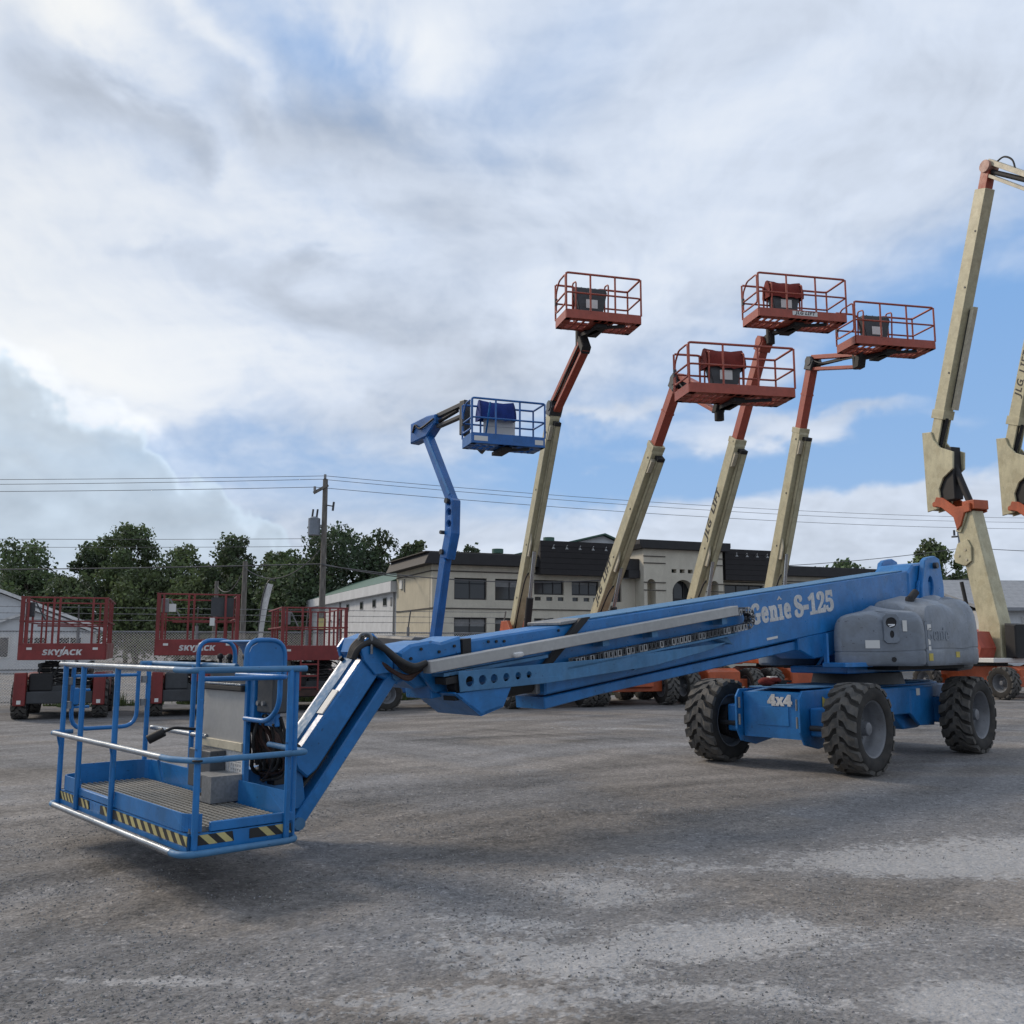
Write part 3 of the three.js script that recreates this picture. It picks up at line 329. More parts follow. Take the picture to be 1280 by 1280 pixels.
    // ---- boom: u along the boom, v across it
    within(T(-1.6, 2.55, 0).multiply(RZ(-7 * D2R)), () => {
      const base = mesh('base_boom', [prism([[-0.25, -0.35], [0.6, -0.47], [8.05, -0.47], [8.03, -0.21], [7.36, 0.21], [-0.1, 0.21]], -0.28, 0.28, 0.02)], M.blue, L);
      mesh('top_cap_strip', box(0.2, 7.3, 0.208, 0.222, -0.27, 0.27, 0.004), M.blueFaded, base);
      mesh('lower_chord', prism([[2.6, -0.5], [8.02, -0.5], [8.02, -0.62], [7.2, -0.6], [2.9, -0.62]], -0.22, 0.22, 0.01), M.blue, base);
      mesh('cylinder_mount', prism([[2.3, -0.46], [3.35, -0.46], [3.35, -0.62], [3.0, -0.78], [2.3, -0.8]], -0.27, 0.27, 0.015), M.blue, L);
      mesh('wear_pad', [prism([[7.32, 0.235], [7.46, 0.235], [8.1, -0.2], [7.97, -0.2]], -0.3, -0.255), prism([[7.32, 0.235], [7.46, 0.235], [8.1, -0.2], [7.97, -0.2]], 0.255, 0.3)], M.black, L); mesh('collar_plate', box(7.3, 7.72, 0.19, 0.225, -0.26, 0.26, 0.008), M.galv, L);
      mesh('middle_boom', prism([[7.2, -0.25], [9.02, -0.25], [9.02, 0.185], [7.2, 0.185]], -0.235, 0.235, 0.02), M.blue, L);
      mesh('wear_pad', [prism([[8.95, -0.2], [9.06, -0.2], [9.02, 0.2], [8.92, 0.2]], -0.255, -0.225), box(8.94, 9.02, 0.18, 0.2, -0.24, 0.24)], M.black, L);
      mesh('fly_boom', [prism([[8.9, -0.18], [9.55, -0.18], [9.75, -0.02], [9.75, 0.13], [8.9, 0.13]], -0.18, 0.18, 0.02)], M.blue, L);
      const cap = mesh('boom_head_cover', prism([[9.02, 0.06], [9.72, 0.02], [9.74, 0.17], [9.6, 0.225], [9.36, 0.23], [9.26, 0.2], [9.02, 0.23]], -0.24, 0.24, 0.025), M.blue, L);
      for (const [u, v] of [[9.12, 0.15], [9.3, 0.12], [9.5, 0.17], [9.62, 0.1]]) mesh('bolt', new THREE.CylinderGeometry(0.014, 0.014, 0.02, 8).rotateX(Math.PI / 2).translate(u, v, -0.245), M.black, cap);
      for (const [u, v] of [[7.6, 0.1], [7.75, 0.14], [8.5, 0.12], [8.6, 0.13], [8.7, 0.14]]) mesh('bolt', new THREE.CylinderGeometry(0.014, 0.014, 0.02, 8).rotateX(Math.PI / 2).translate(u, v, -0.24), M.black, L);
      mesh('rust_plate', box(9.12, 9.2, -0.16, 0.03, -0.26, -0.235, 0.004), M.hoseBrown, L);
      // hose carrier: tray, chain loop
      mesh('cable_tray', [prism([[4.9, 0.0], [9.57, -0.035], [9.57, 0.07], [4.9, 0.115]], -0.46, -0.34, 0.006)], M.alu, L);
      for (const u of [4.9, 6.2, 7.0]) mesh('tray_bracket', box(u + 0.2, u + 0.3, -0.08, 0.02, -0.42, -0.28), M.blueFaded, L); mesh('tray_bracket', box(8.1, 9.4, -0.09, -0.06, -0.42, -0.2), M.blueFaded, L);
      const chain = sub('drag_chain', L); const path = []; for (let u = 5.0; u > 4.8; u -= 0.075) path.push([u, 0.03, 0]); for (let k = 0; k <= 6; k++) { const a = Math.PI / 2 + k / 6 * Math.PI; path.push([4.72 + 0.12 * Math.cos(a), -0.055 + 0.1 * Math.sin(a), a - Math.PI / 2]); } for (let u = 4.78; u < 7.75; u += 0.07) path.push([u, -0.155 - 0.008 * (u - 4.8) , Math.PI]);
      const link = shape([box(-0.03, -0.014, -0.036, 0.036, -0.055, -0.047, 0), box(0.014, 0.03, -0.036, 0.036, -0.055, -0.047, 0), box(-0.03, 0.03, 0.022, 0.038, -0.056, -0.048, 0), box(-0.03, 0.03, -0.036, 0.036, 0.047, 0.055), box(-0.012, 0.012, 0.026, 0.036, -0.05, 0.05), box(-0.012, 0.012, -0.036, -0.026, -0.05, 0.05)]), linkMats = [M.galv, M.dark, M.steel, M.dark];
      path.forEach(([u, v, a], i) => { const m = new THREE.Mesh(link, linkMats[Math.floor(h2(i * 3, 7) * 4)]); m.name = 'chain_link'; m.castShadow = m.receiveShadow = true; m.applyMatrix4(CM.clone().multiply(T(u, v, -0.40)).multiply(RZ(a))); chain.add(m); });
      mesh('carried_hose', hoseGeo([[4.95, 0.03, -0.4], [4.7, 0.02, -0.4], [4.62, -0.06, -0.4], [4.75, -0.15, -0.4], [6, -0.165, -0.4], [7.7, -0.18, -0.4]], 0.018, 30, 6), M.hose, chain);
      mesh('holed_plate', prism([[9.27, -0.06], [9.27, -0.245], [8.2, -0.325], [6.6, -0.38], [5.6, -0.34], [5.2, -0.29], [7.2, -0.21]], -0.47, -0.455, 0.004, [9.15, 9.0, 8.86, 8.71, 8.56, 8.42].map((u, i) => [u, -0.165 - i * 0.009, 0.052 - i * 0.003])), M.blueFaded, L);
      mesh('chain_ledge', prism([[7.9, -0.215], [7.9, -0.235], [5.0, -0.225], [4.95, -0.205]], -0.47, -0.28), M.blueFaded, L);
      mesh('chain_bracket', [prism([[5.0, -0.34], [5.3, -0.24], [5.1, -0.24]], -0.4, -0.28), prism([[6.9, -0.38], [6.7, -0.26], [6.4, -0.27], [6.6, -0.36]], -0.46, -0.28)], M.blueFaded, L);
      mesh('cable_guard', [prism([[9.33, -0.25], [9.04, -0.50], [8.76, -0.46], [8.64, -0.29], [8.9, -0.27]], -0.45, -0.43, 0.004), prism([[9.33, -0.25], [9.04, -0.50], [8.76, -0.46], [8.78, -0.44], [9.03, -0.47], [9.31, -0.24]], -0.45, 0.2)], M.blue, L);
      mesh('extend_cylinder', [rod(V(8.55, -0.36, -0.1), V(8.02, -0.36, -0.1), 0.085, 16), rod(V(8.55, -0.36, 0.12), V(7.9, -0.36, 0.12), 0.06, 14)], M.black, L);
      mesh('cylinder_lug', box(8.0, 8.1, -0.46, -0.26, -0.2, 0.0, 0.01), M.galv, L);
      mesh('sensor_block', [box(9.05, 9.2, -0.12, -0.06, -0.42, -0.3, 0.01), box(8.48, 8.6, -0.03, 0.02, -0.5, -0.44, 0.02)], M.white, L);
      mesh('tip_frame', [box(9.2, 9.4, -0.3, -0.15, -0.2, 0.2, 0.015), prism([[9.25, -0.24], [9.38, -0.24], [9.55, -0.02], [9.25, -0.02]], -0.24, -0.2, 0.005)], M.blue, L);
      mesh('tip_pulley', [rod(V(9.22, -0.2, -0.42), V(9.22, -0.2, -0.3), 0.07, 16), box(9.2, 9.4, -0.16, -0.1, -0.44, -0.28), box(9.15, 9.3, -0.32, -0.26, -0.42, -0.25)], M.black, L);
      mesh('knuckle_casting', [prism([[9.5, -0.06], [9.72, -0.12], [9.95, 0.0], [10.1, 0.22], [10.05, 0.33], [9.92, 0.36], [9.82, 0.24], [9.6, 0.1]], -0.15, 0.15, 0.015)], M.blue, L);
    });
    // ---- hoses drooping from the tray to the jib
    mesh('hose_bundle', [0, 1, 2, 3].map((k) => hoseGeo([[7.9, 1.44 - k * 0.012, -0.40 + k * 0.03], [8.02, 1.41 - k * 0.012, -0.38 + k * 0.03], [8.14, 1.46, -0.34 + k * 0.02], [8.28, 1.58 + k * 0.012, -0.26 + k * 0.02], [8.37, 1.62 + k * 0.014, -0.2 + k * 0.02], [8.47, 1.56 + k * 0.01, -0.17 + k * 0.02], [8.5, 1.48, -0.15 + k * 0.02]], 0.03, 30, 8)), M.hose, L);
    mesh('hose_bundle', [0, 1].map((k) => hoseGeo([[7.85, 1.4, -0.3 + k * 0.05], [8.0, 1.32 - k * 0.02, -0.27], [8.12, 1.36, -0.22], [8.3, 1.5, -0.16]], 0.02, 20, 7)), M.hoseBrown, L);
    mesh('loop_guard', tube([[8.36, 1.52, -0.22], [8.36, 1.7, -0.22], [8.44, 1.7, -0.14], [8.44, 1.55, -0.14]], 0.012, 0.06, 7), M.galv, L);
    // ---- jib: two parallel arms falling to the platform; d along the arm
    within(T(8.35, 1.6, 0).multiply(RZ(-51.7 * D2R)), () => {
      mesh('jib_boom', [prism([[-0.06, -0.24], [0.0, -0.02], [1.16, -0.02], [1.2, -0.10], [1.2, -0.22], [1.1, -0.25]], -0.17, 0.17, 0.015)], M.blue, L);
      mesh('jib_strip', box(0.06, 1.14, -0.02, -0.014, -0.02, 0.12), M.blueFaded, L); mesh('jib_rib', box(0.06, 1.12, -0.02, -0.002, -0.05, -0.035), M.blueFaded, L);
      mesh('jib_label', box(0.48, 0.72, -0.016, -0.006, -0.15, -0.06), M.sticker, L);
      for (const [u, z] of [[0.12, -0.12], [0.16, 0.12], [1.05, -0.13], [1.05, 0.1]]) mesh('bolt', new THREE.CylinderGeometry(0.02, 0.02, 0.04, 8).translate(u, 0.0, z), M.black, L);
      mesh('jib_link', [prism([[0.0, -0.42], [0.03, -0.33], [1.56, -0.33], [1.6, -0.38], [1.56, -0.44], [0.03, -0.44]], -0.16, 0.16, 0.012)], M.blue, L);
      mesh('jib_cylinder', [rod(V(0.12, -0.29, 0), V(0.9, -0.29, 0), 0.05, 14), rod(V(0.9, -0.29, 0), V(1.3, -0.3, 0), 0.028, 10)], M.black, L);
      mesh('pin_boss', [[0.03, -0.385], [1.52, -0.385], [0.02, -0.1]].map(([u, v]) => rod(V(u, v, -0.19), V(u, v, 0.19), 0.05, 14)), M.blueFaded, L);
      mesh('jib_hose', [hoseGeo([[0.1, -0.27, -0.05], [0.7, -0.28, -0.08], [1.15, -0.27, -0.1], [1.4, -0.2, -0.12], [1.5, -0.05, -0.14]], 0.018, 20, 6), hoseGeo([[0.1, -0.27, 0.05], [0.9, -0.29, 0.06], [1.25, -0.22, 0], [1.45, -0.1, -0.05]], 0.016, 20, 6)], M.hose, L);
    });
    mesh('jib_knuckle', [prism([[8.12, 1.36], [8.3, 1.34], [8.42, 1.46], [8.46, 1.58], [8.4, 1.66], [8.3, 1.66], [8.12, 1.52]], -0.2, -0.16, 0.006), prism([[8.12, 1.36], [8.3, 1.34], [8.42, 1.46], [8.46, 1.58], [8.4, 1.66], [8.3, 1.66], [8.12, 1.52]], 0.16, 0.2, 0.006)], M.blue, L);
    mesh('platform_rotator', [rod(V(9.28, 0.34, 0), V(9.28, 0.62, 0), 0.13, 20), prism([[8.9, 0.28], [9.3, 0.26], [9.34, 0.5], [9.05, 0.72], [8.95, 0.6]], -0.13, 0.13, 0.01), box(9.3, 9.7, 0.36, 0.46, -0.09, 0.09, 0.01)], M.blue, L);
    mesh('valve_block', [box(9.06, 9.2, 0.62, 0.76, -0.2, 0.0, 0.01), rod(V(9.1, 0.7, -0.24), V(9.24, 0.66, -0.24), 0.045), box(9.16, 9.26, 0.5, 0.62, -0.24, -0.1, 0.01)], M.black, L);
    { const r = rng(9), H = [], H2 = []; for (let k = 0; k < 26; k++) { const z = -0.8 + 0.55 * r(), y0 = 1.0 + 0.12 * r(), q = [[9.5 + 0.08 * r(), y0, z], [9.42 + 0.08 * r(), 0.85 + 0.1 * r(), z - 0.05 + 0.12 * r()], [9.36 + 0.1 * r(), 0.66 + 0.1 * r(), z - 0.1 + 0.2 * r()], [9.22 + 0.1 * r(), 0.52 + 0.2 * r(), -0.25 + 0.25 * r()], [9.1, 0.66, -0.1 + 0.1 * r()]]; (k % 3 ? H : H2).push(hoseGeo(q, 0.011 + 0.007 * r(), 20, 6)); } mesh('console_hoses', H, M.hose, L); mesh('console_hoses', H2, M.hoseBrown, L); }

    // ---- work platform: x forward; z from the near end (-1.27) to the far end (1.35)
    const x0 = 9.64, x1 = 10.38, zn = -1.25, zf = 1.36, P = sub('work_platform', L);
    const yB = 0.30, yF = 0.44, yT = 1.435, yM = 0.87, tr = 0.021;
    mesh('bumper_rail', tube([[x0 - 0.02, yB, zn - 0.06], [x1 + 0.06, yB, zn - 0.06], [x1 + 0.06, yB, zf + 0.06], [x0 - 0.02, yB, zf + 0.06]], tr * 1.05, 0.12, 10, true), M.blueFaded, P);
    mesh('bumper_sheen', tube([[x1 + 0.06, yB, zn + 0.1], [x1 + 0.06, yB, zf - 0.1]], tr * 1.12, 0.1, 10), M.railSheenAndLip, P);  // pale run laid over the blue bumper as its sky sheen
    mesh('floor_frame', [box(x0, x1, yB - 0.0, yF - 0.03, zn, zn + 0.04), box(x0, x1, yB, yF - 0.03, zf - 0.04, zf), box(x0, x0 + 0.04, yB, yF - 0.03, zn, zf), box(x1 - 0.04, x1, yB, yF - 0.03, zn, zf), ...[0, 1, 2, 3, 4].map((k) => box(x0, x1, yB + 0.02, yF - 0.05, zn + 0.4 + k * 0.45, zn + 0.45 + k * 0.45))], M.blue, P);
    { const b = []; for (let z = zn + 0.05; z < zf - 0.04; z += 0.06) b.push(box(x0 + 0.03, x1 - 0.03, yF - 0.03, yF, z, z + 0.022)); for (let x = x0 + 0.06, k = 0; x < x1 - 0.05; x += 0.045, k++) b.push(box(x, x + 0.02, yF - 0.012, yF + 0.006, zn + 0.05, zf - 0.05)); const gr = mesh('floor_grating', b, M.grate, P); gr.userData.kind = 'stuff'; }
    // hazard bands: alternating slanted pieces
    const band = (p, q, n, h, out, first) => { for (let i = 0; i < n; i++) { const a = p.clone().lerp(q, i / n), b = p.clone().lerp(q, (i + 1) / n), d = b.clone().sub(a), s = d.clone().normalize().multiplyScalar(h * 1.1), lo = i === 0 ? 0 : 1, hi = i === n - 1 ? 0 : 1; const A = a.clone().addScaledVector(s, lo), B = b.clone().addScaledVector(s, hi), C = b.clone(), D = a.clone(); C.y += h; D.y += h; const g = new THREE.BufferGeometry().setFromPoints([A, B, C, A, C, D].flatMap((v) => [v])); const o = out.clone().multiplyScalar(-0.004); const back = [A, B, C, D].map((v) => v.clone().add(o)); const g2 = new THREE.BufferGeometry().setFromPoints([back[0], back[2], back[1], back[0], back[3], back[2]]); for (const k of [g, g2]) k.computeVertexNormals(); mesh('hazard_stripe', [g, g2], (i + first) % 2 ? M.paleYellow : M.hazBlack, P); } };
    const fx = x1 + 0.0045;
    const bh = 0.062, by = yB + 0.04; band(V(fx, by, zf - 0.02), V(fx, by, 0.9), 11, bh, V(1, 0, 0), 0); band(V(fx, by, 0.84), V(fx, by, 0.6), 5, bh, V(1, 0, 0), 0); band(V(fx, by, 0.34), V(fx, by, 0.14), 4, bh, V(1, 0, 0), 0); band(V(fx, by, 0.07), V(fx, by, zn), 20, bh, V(1, 0, 0), 0);
    band(V(x1 - 0.02, by, zn - 0.0045), V(x1 - 0.3, by, zn - 0.0045), 5, bh, V(0, 0, -1), 0); band(V(x0 + 0.32, by, zn - 0.0045), V(x0 + 0.02, by, zn - 0.0045), 5, bh, V(0, 0, -1), 0);
    const toe = (pts, y0, y1, t = 0.012) => { const S = pts.map(([x, z]) => V(x, 0, z)), g = []; for (let i = 0; i < S.length - 1; i++) { const d = S[i + 1].clone().sub(S[i]), l = d.length(), a = Math.atan2(-d.z, d.x); g.push(box(0, l, y0, y1, -t / 2, t / 2).applyMatrix4(T(S[i].x, 0, S[i].z).multiply(RY(a)))); } return g; };
    const arc = (cx, cz, r, a0, a1, n = 6) => [...Array(n + 1).keys()].map((i) => { const a = mix(a0, a1, i / n); return [cx + r * Math.cos(a), cz + r * Math.sin(a)]; });
    const q = Math.PI / 2, tI = 0.018;
    mesh('toe_board', toe([...arc(x1 - 0.14, zf - 0.14, 0.13, q * 0, q * 1).reverse(), [x1 - 0.01, 0.86]].slice(0), yB + 0.12, yF + 0.09), M.blue, P);
    mesh('toe_board', toe([[x1 - 0.01, 0.08], [x1 - 0.01, zn + 0.14], ...arc(x1 - 0.14, zn + 0.14, 0.13, 0, -q * 0.8)], yB + 0.12, yF + 0.09), M.blue, P);
    mesh('toe_board', toe([[x0 + 0.01, zn + 0.01], [x0 + 0.01, zf - 0.14], ...arc(x0 + 0.14, zf - 0.14, 0.13, 2 * q, q), [x1 - 0.14, zf - 0.01]], yB + 0.12, yF + 0.16), M.blue, P);
    mesh('entry_sill', [box(x1 - 0.03, x1 + 0.002, yB + 0.115, yF + 0.03, 0.08, 0.86, 0.006), box(x0, x1 - 0.15, yB + 0.115, yF + 0.035, zn - 0.002, zn + 0.03, 0.006)], M.blue, P);
    // posts
    const post = (x, z, y0 = yB, y1 = yT, parent = P) => mesh('post', rod(V(x, y0, z), V(x, y1, z), 0.021, 10), M.blue, parent);
    for (const z of [1.33, 0.87, 0.1]) post(x1 + 0.012, z); post(x1 - 0.04, zn - 0.012); post(x0 + 0.06, zn - 0.012); post(x0 + 0.0, zn + 0.02); post(x0 + 0.04, zf + 0.0); post(x0 - 0.01, 0.5, yF, yT);
    // top rail: blue paint, with a paler run put in as sky sheen
    mesh('top_rail', tube([[x1 + 0.012, yT, zf + 0.1], [x1 + 0.012, yT, zn - 0.012], [x0 - 0.06, yT, zn - 0.012]], tr, 0.1, 10), M.blueFaded, P);
    mesh('sheen_rail', tube([[x1 + 0.012, yT, zf + 0.106], [x1 + 0.012, yT, zn + 0.28]], tr * 1.03, 0.1, 10), M.railSheenAndLip, P);
    mesh('top_rail', tube([[x0 - 0.01, yT, -0.28], [x0 - 0.01, yT, zf + 0.05], [x0 + 0.1, yT, zf + 0.05]], tr, 0.05, 10), M.blueFaded, P);
    mesh('inner_rail', tube([[x1 - 0.1, yT - 0.06, zn + 0.09], [x0 + 0.02, yT - 0.06, zn + 0.09], [x0 + 0.02, yT - 0.06, -0.35]], 0.017, 0.08, 8), M.blue, P);
    const mo = 0.07;
    mesh('mid_rail', tube([[x1 - 0.1, yM, zf + 0.06], [x1 + mo, yM, zf + 0.06], [x1 + mo, yM, zn + 0.16], [x1 - 0.02, yM, zn - 0.06], [x0 - 0.06, yM, zn - 0.06], [x0 - 0.06, yM + 0.01, zn + 0.5]], tr * 0.95, 0.06, 10), M.blueFaded, P);
    mesh('sheen_rail', tube([[x1 + mo, yM, zf - 0.02], [x1 + mo, yM, zn + 0.3]], tr * 0.99, 0.06, 10), M.railSheenAndLip, P);  // paler run added as sky sheen along the blue mid rail
    mesh('mid_rail', tube([[x0 - 0.01, yM, zf], [x0 - 0.01, yM, 0.2]], tr * 0.95, 0.06, 10), M.railSheenAndLip, P);
    for (const [x, z] of [[x1 + 0.045, 0.87], [x1 + 0.045, 0.1], [x1 - 0.03, zn - 0.04], [x0 + 0.06, zn - 0.04]]) mesh('rail_clamp', new THREE.TorusGeometry(0.032, 0.008, 6, 14).rotateX(Math.PI / 2).translate(x, yM, z), M.black, P);
    for (const z of [1.25, 0.0, -0.9]) mesh('rail_strut', hoseGeo([[x1 + mo, yM - 0.01, z], [x1 + 0.05, yM - 0.06, z + 0.03], [x1 + 0.02, yM - 0.16, z + 0.04]], 0.01, 10, 6), M.blue, P);
    // swing gate hanging on the far end: a U of tube with hinges
    const gate = sub('swing_gate', P);
    mesh('gate_frame', tube([[x1 - 0.06, yT - 0.03, zf + 0.0], [x1 - 0.06, yM + 0.02, zf + 0.0], [x0 + 0.13, yM + 0.02, zf + 0.0], [x0 + 0.13, yT - 0.03, zf + 0.0]], 0.018, 0.13, 9), M.blue, gate);
    mesh('gate_bar', [tube([[x1 - 0.06, yT - 0.1, zf], [x0 + 0.13, yT - 0.1, zf]], 0.014, 0.05, 8), tube([[x1 - 0.06, yT - 0.22, zf], [x1 - 0.2, yT - 0.22, zf]], 0.012, 0.05, 8), tube([[x1 - 0.06, yT - 0.36, zf], [x1 - 0.2, yT - 0.36, zf]], 0.012, 0.05, 8)], M.blue, gate);
    mesh('gate_latch', [box(x1 - 0.11, x1 - 0.06, yT - 0.34, yT - 0.2, zf - 0.03, zf + 0.03, 0.01)], M.blue, gate);
    for (const y of [yT - 0.14, yT - 0.34]) for (const x of [x1 - 0.03, x0 + 0.08]) mesh('gate_hinge', rod(V(x, y - 0.03, zf), V(x, y + 0.03, zf), 0.028, 8), M.galv, gate);
    // control console at the back of the platform: sheet-metal face, box, perforated panel
    const cz0 = -0.42, cz1 = 0.30, cx = x0 - 0.03, con = sub('control_console', P);
    mesh('face_panel', [box(cx, cx + 0.012, 0.86, yT - 0.19, cz0, cz1)], M.alu, con);
    mesh('panel_lip', box(cx - 0.01, cx + 0.05, yT - 0.19, yT - 0.145, cz0 - 0.01, cz1 + 0.01, 0.012), M.black, con); mesh('panel_lip', box(cx + 0.0, cx + 0.052, yT - 0.145, yT - 0.13, cz0, cz1, 0.003), M.railSheenAndLip, con);
    mesh('kick_strip', box(cx - 0.004, cx + 0.03, 0.80, 0.865, cz0 - 0.01, cz1 + 0.01, 0.004), M.creamPale, con);
    mesh('lower_panel', prism([[cz0, yF], [cz0 + 0.025, yF], [cz0 + 0.025, 0.72], [cz0 + 0.24, 0.72], [cz0 + 0.24, yF], [cz1, yF], [cz1, 0.8], [cz0, 0.8]], 0, 0.01).applyMatrix4(T(cx + 0.01, 0, 0).multiply(RY(-Math.PI / 2))), M.white, con);
    { const b = []; for (let k = 0; k <= 5; k++) b.push(box(cx - 0.002, cx + 0.008, 0.46, 0.74, cz0 + 0.02 + k * 0.036, cz0 + 0.032 + k * 0.036)); for (let k = 0; k <= 8; k++) b.push(box(cx - 0.002, cx + 0.008, 0.47 + k * 0.033, 0.482 + k * 0.033, cz0 + 0.02, cz0 + 0.21)); mesh('perforated_panel', b, M.white, con); }
    mesh('manual_box', [box(cx + 0.012, cx + 0.14, 0.5, 0.79, cz0 + 0.28, cz1 - 0.04, 0.01)], M.hoodDark, con);
    mesh('console_back', [box(cx - 0.16, cx - 0.005, 0.95, yT - 0.02, cz0 + 0.02, cz1 - 0.04, 0.02)], M.dark, con);
    mesh('console_bracket', [box(cx - 0.02, cx + 0.02, 0.44, yT - 0.05, cz0 - 0.05, cz0 - 0.012, 0.004), box(cx - 0.1, cx + 0.0, 1.06, yT - 0.04, cz0 - 0.13, cz0 - 0.055, 0.006), box(cx - 0.1, cx - 0.06, 1.0, yT - 0.03, cz0 - 0.36, cz0 - 0.08, 0.01)], M.blue, con);
    mesh('side_box', box(cx - 0.14, cx - 0.01, 1.1, 1.38, cz0 - 0.4, cz0 - 0.15, 0.015), M.dark, con); for (const k of [0, 1]) mesh('knob', rod(V(cx - 0.012, 1.17, cz0 - 0.2 - k * 0.08), V(cx + 0.012, 1.17, cz0 - 0.2 - k * 0.08), 0.018, 10), M.galv, con);
    mesh('joystick', [[0.17, 0], [-0.06, 0.03], [-0.28, 0]].map(([z, d]) => [rod(V(cx - 0.06 + d, yT - 0.02, z), V(cx - 0.05 + d, yT + 0.06, z), 0.014), new THREE.SphereGeometry(0.026, 10, 8).translate(cx - 0.05 + d, yT + 0.07, z)]), M.black, con);
    // hoops over the controls: bent tube ends joined by a rolled sheet
    const hoop = (z, r = 0.018) => tube([[cx + 0.06, yT - 0.02, z], [cx + 0.06, yT + 0.2, z], [cx - 0.26, yT + 0.2, z], [cx - 0.26, yT - 0.1, z]], r, 0.13, 9);
    const guard = sub('control_guard', P); mesh('hoop', hoop(0.34), M.blue, guard); mesh('hoop', hoop(-0.52), M.blue, guard);
    { const prof = []; for (let k = 0; k <= 8; k++) { const a = mix(0.38, 1.0, k / 8) * Math.PI; prof.push([cx - 0.1 + 0.16 * Math.cos(a), yT + 0.05 + 0.15 * Math.sin(a)]); } const g = []; for (let k = 0; k < 8; k++) g.push(bar(V(...prof[k], -0.17), V(...prof[k + 1], -0.17), 0.7, 0.006)); g.push(bar(V(cx - 0.26, yT + 0.05, -0.17), V(cx - 0.26, yT - 0.14, -0.17), 0.7, 0.006)); mesh('rolled_sheet', g, M.blue, guard); mesh('end_plate', prism([[cx + 0.05, yT + 0.0], [cx + 0.05, yT + 0.08], [cx + 0.02, yT + 0.15], [cx - 0.05, yT + 0.19], [cx - 0.15, yT + 0.19], [cx - 0.22, yT + 0.15], [cx - 0.25, yT + 0.08], [cx - 0.25, yT + 0.0]], -0.525, -0.515), M.blue, guard); }
    mesh('bent_rail', tube([[cx + 0.03, 1.05, cz0 - 0.05], [cx + 0.03, 1.05, cz0 - 0.42], [cx + 0.03, 1.16, cz0 - 0.58], [cx + 0.03, yT - 0.06, cz0 - 0.58]], 0.019, 0.12, 9), M.blue, P);
    mesh('foot_switch_guard', [box(cx + 0.02, cx + 0.26, yF + 0.01, yF + 0.022, cz0 - 0.02, cz0 + 0.3), box(cx + 0.02, cx + 0.26, yF + 0.022, yF + 0.19, cz0 - 0.02, cz0 - 0.01), box(cx + 0.02, cx + 0.26, yF + 0.19, yF + 0.2, cz0 - 0.02, cz0 + 0.3), box(cx + 0.25, cx + 0.26, yF + 0.022, yF + 0.19, cz0 - 0.01, cz0 + 0.14)], M.galv, P); mesh('pedal', box(cx + 0.06, cx + 0.22, yF + 0.03, yF + 0.06, cz0 + 0.1, cz0 + 0.26, 0.01), M.black, P);
    mesh('foam_handle', rod(V(x0 + 0.3, 0.92, 0.3), V(x0 + 0.4, 0.86, 0.36), 0.036, 12), M.black, P); mesh('handle_stem', tube([[x0 + 0.3, 0.92, 0.3], [x0 + 0.24, 0.95, 0.27], [x0 + 0.0, 0.92, 0.3]], 0.012, 0.06, 7), M.black, P);
    mesh('hose_loom', [hoseGeo([[x0 - 0.05, 1.35, -0.45], [x0 - 0.1, 1.1, -0.5], [x0 - 0.05, 0.9, -0.52], [x0 - 0.15, 0.7, -0.4]], 0.014, 16, 6), hoseGeo([[x0 - 0.03, 1.3, -0.38], [x0 - 0.06, 1.0, -0.42], [x0 - 0.14, 0.75, -0.3]], 0.012, 16, 6)], M.hose, P);
    // lettering on the near side of the boom
    within(T(-1.6, 2.55, 0).multiply(RZ(-7 * D2R)).multiply(T(0, 0, -0.2805)).multiply(RY(Math.PI)), () => {
      mesh('boom_lettering', [...spaced('Gen\u0131e', 0.235, 0.014, { font: FS, fat: 0.014, wide: 0.88, depth: 0.003 }).map((g) => place(g, T(-3.93, -0.06, 0))), prism([[-0.06, 0], [0, 0.05], [0.06, 0], [0.02, 0], [0, 0.02], [-0.02, 0]], 0, 0.005).translate(-3.72, 0.085, 0), place(text('.', 0.2, { font: FB, depth: 0.003 }), T(-3.5, -0.15, 0))], M.white, L);
      mesh('boom_lettering', place(text('S-125', 0.27, { font: FS, fat: 0.013, wide: 1.06, depth: 0.003 }), T(-2.88, -0.04, 0)), M.white, L);
      mesh('label_plate', box(-4.1, -3.85, -0.4, -0.37, 0, 0.004), M.sticker, L);
    });
  });
  // a red ratchet-strap bundle left on the front deck
}
{
  const P = new THREE.Matrix4().makeRotationY(LIFT_TURN).setPosition(...LIFT_O), o = V(1.72, 1.05, 0.22).applyMatrix4(P);
  const t = thing('strap_bundle', 'small red strap bundle with black ratchet lying on the blue chassis deck', 'strap', [o.x, o.y, o.z], 0.4);
  mesh('red_webbing', [new THREE.SphereGeometry(1, 14, 10).scale(0.12, 0.06, 0.1).translate(-0.06, 0.055, 0), new THREE.TorusGeometry(0.09, 0.03, 8, 16).scale(1, 0.8, 1).rotateX(1.2).translate(0.03, 0.06, 0.03)], M.redCloth, t);
  mesh('ratchet', [box(0.1, 0.25, 0.02, 0.07, -0.05, 0.05, 0.015), rod(V(0.2, 0.06, -0.02), V(0.4, 0.05, -0.06), 0.015), new THREE.SphereGeometry(0.035, 10, 8).translate(0.12, 0.11, 0)], M.black, t); mesh('white_tag', box(-0.02, 0.1, 0.1, 0.125, -0.05, 0.04, 0.008), M.sticker, t);
}
// ---------------------------------------------------------------- the row of raised lifts behind: all parked nose to the yard, turned 20 degrees
const HEAD = 20 * D2R, turnOf = (deg) => deg * D2R - Math.PI / 2;       // local x points to (sin, 0, cos) of the heading
const farOut = makeWheel(0.48, 0.36, 0.27, 15, 1, 0), farIn = makeWheel(0.48, 0.36, 0.27, 15, -1, 0);
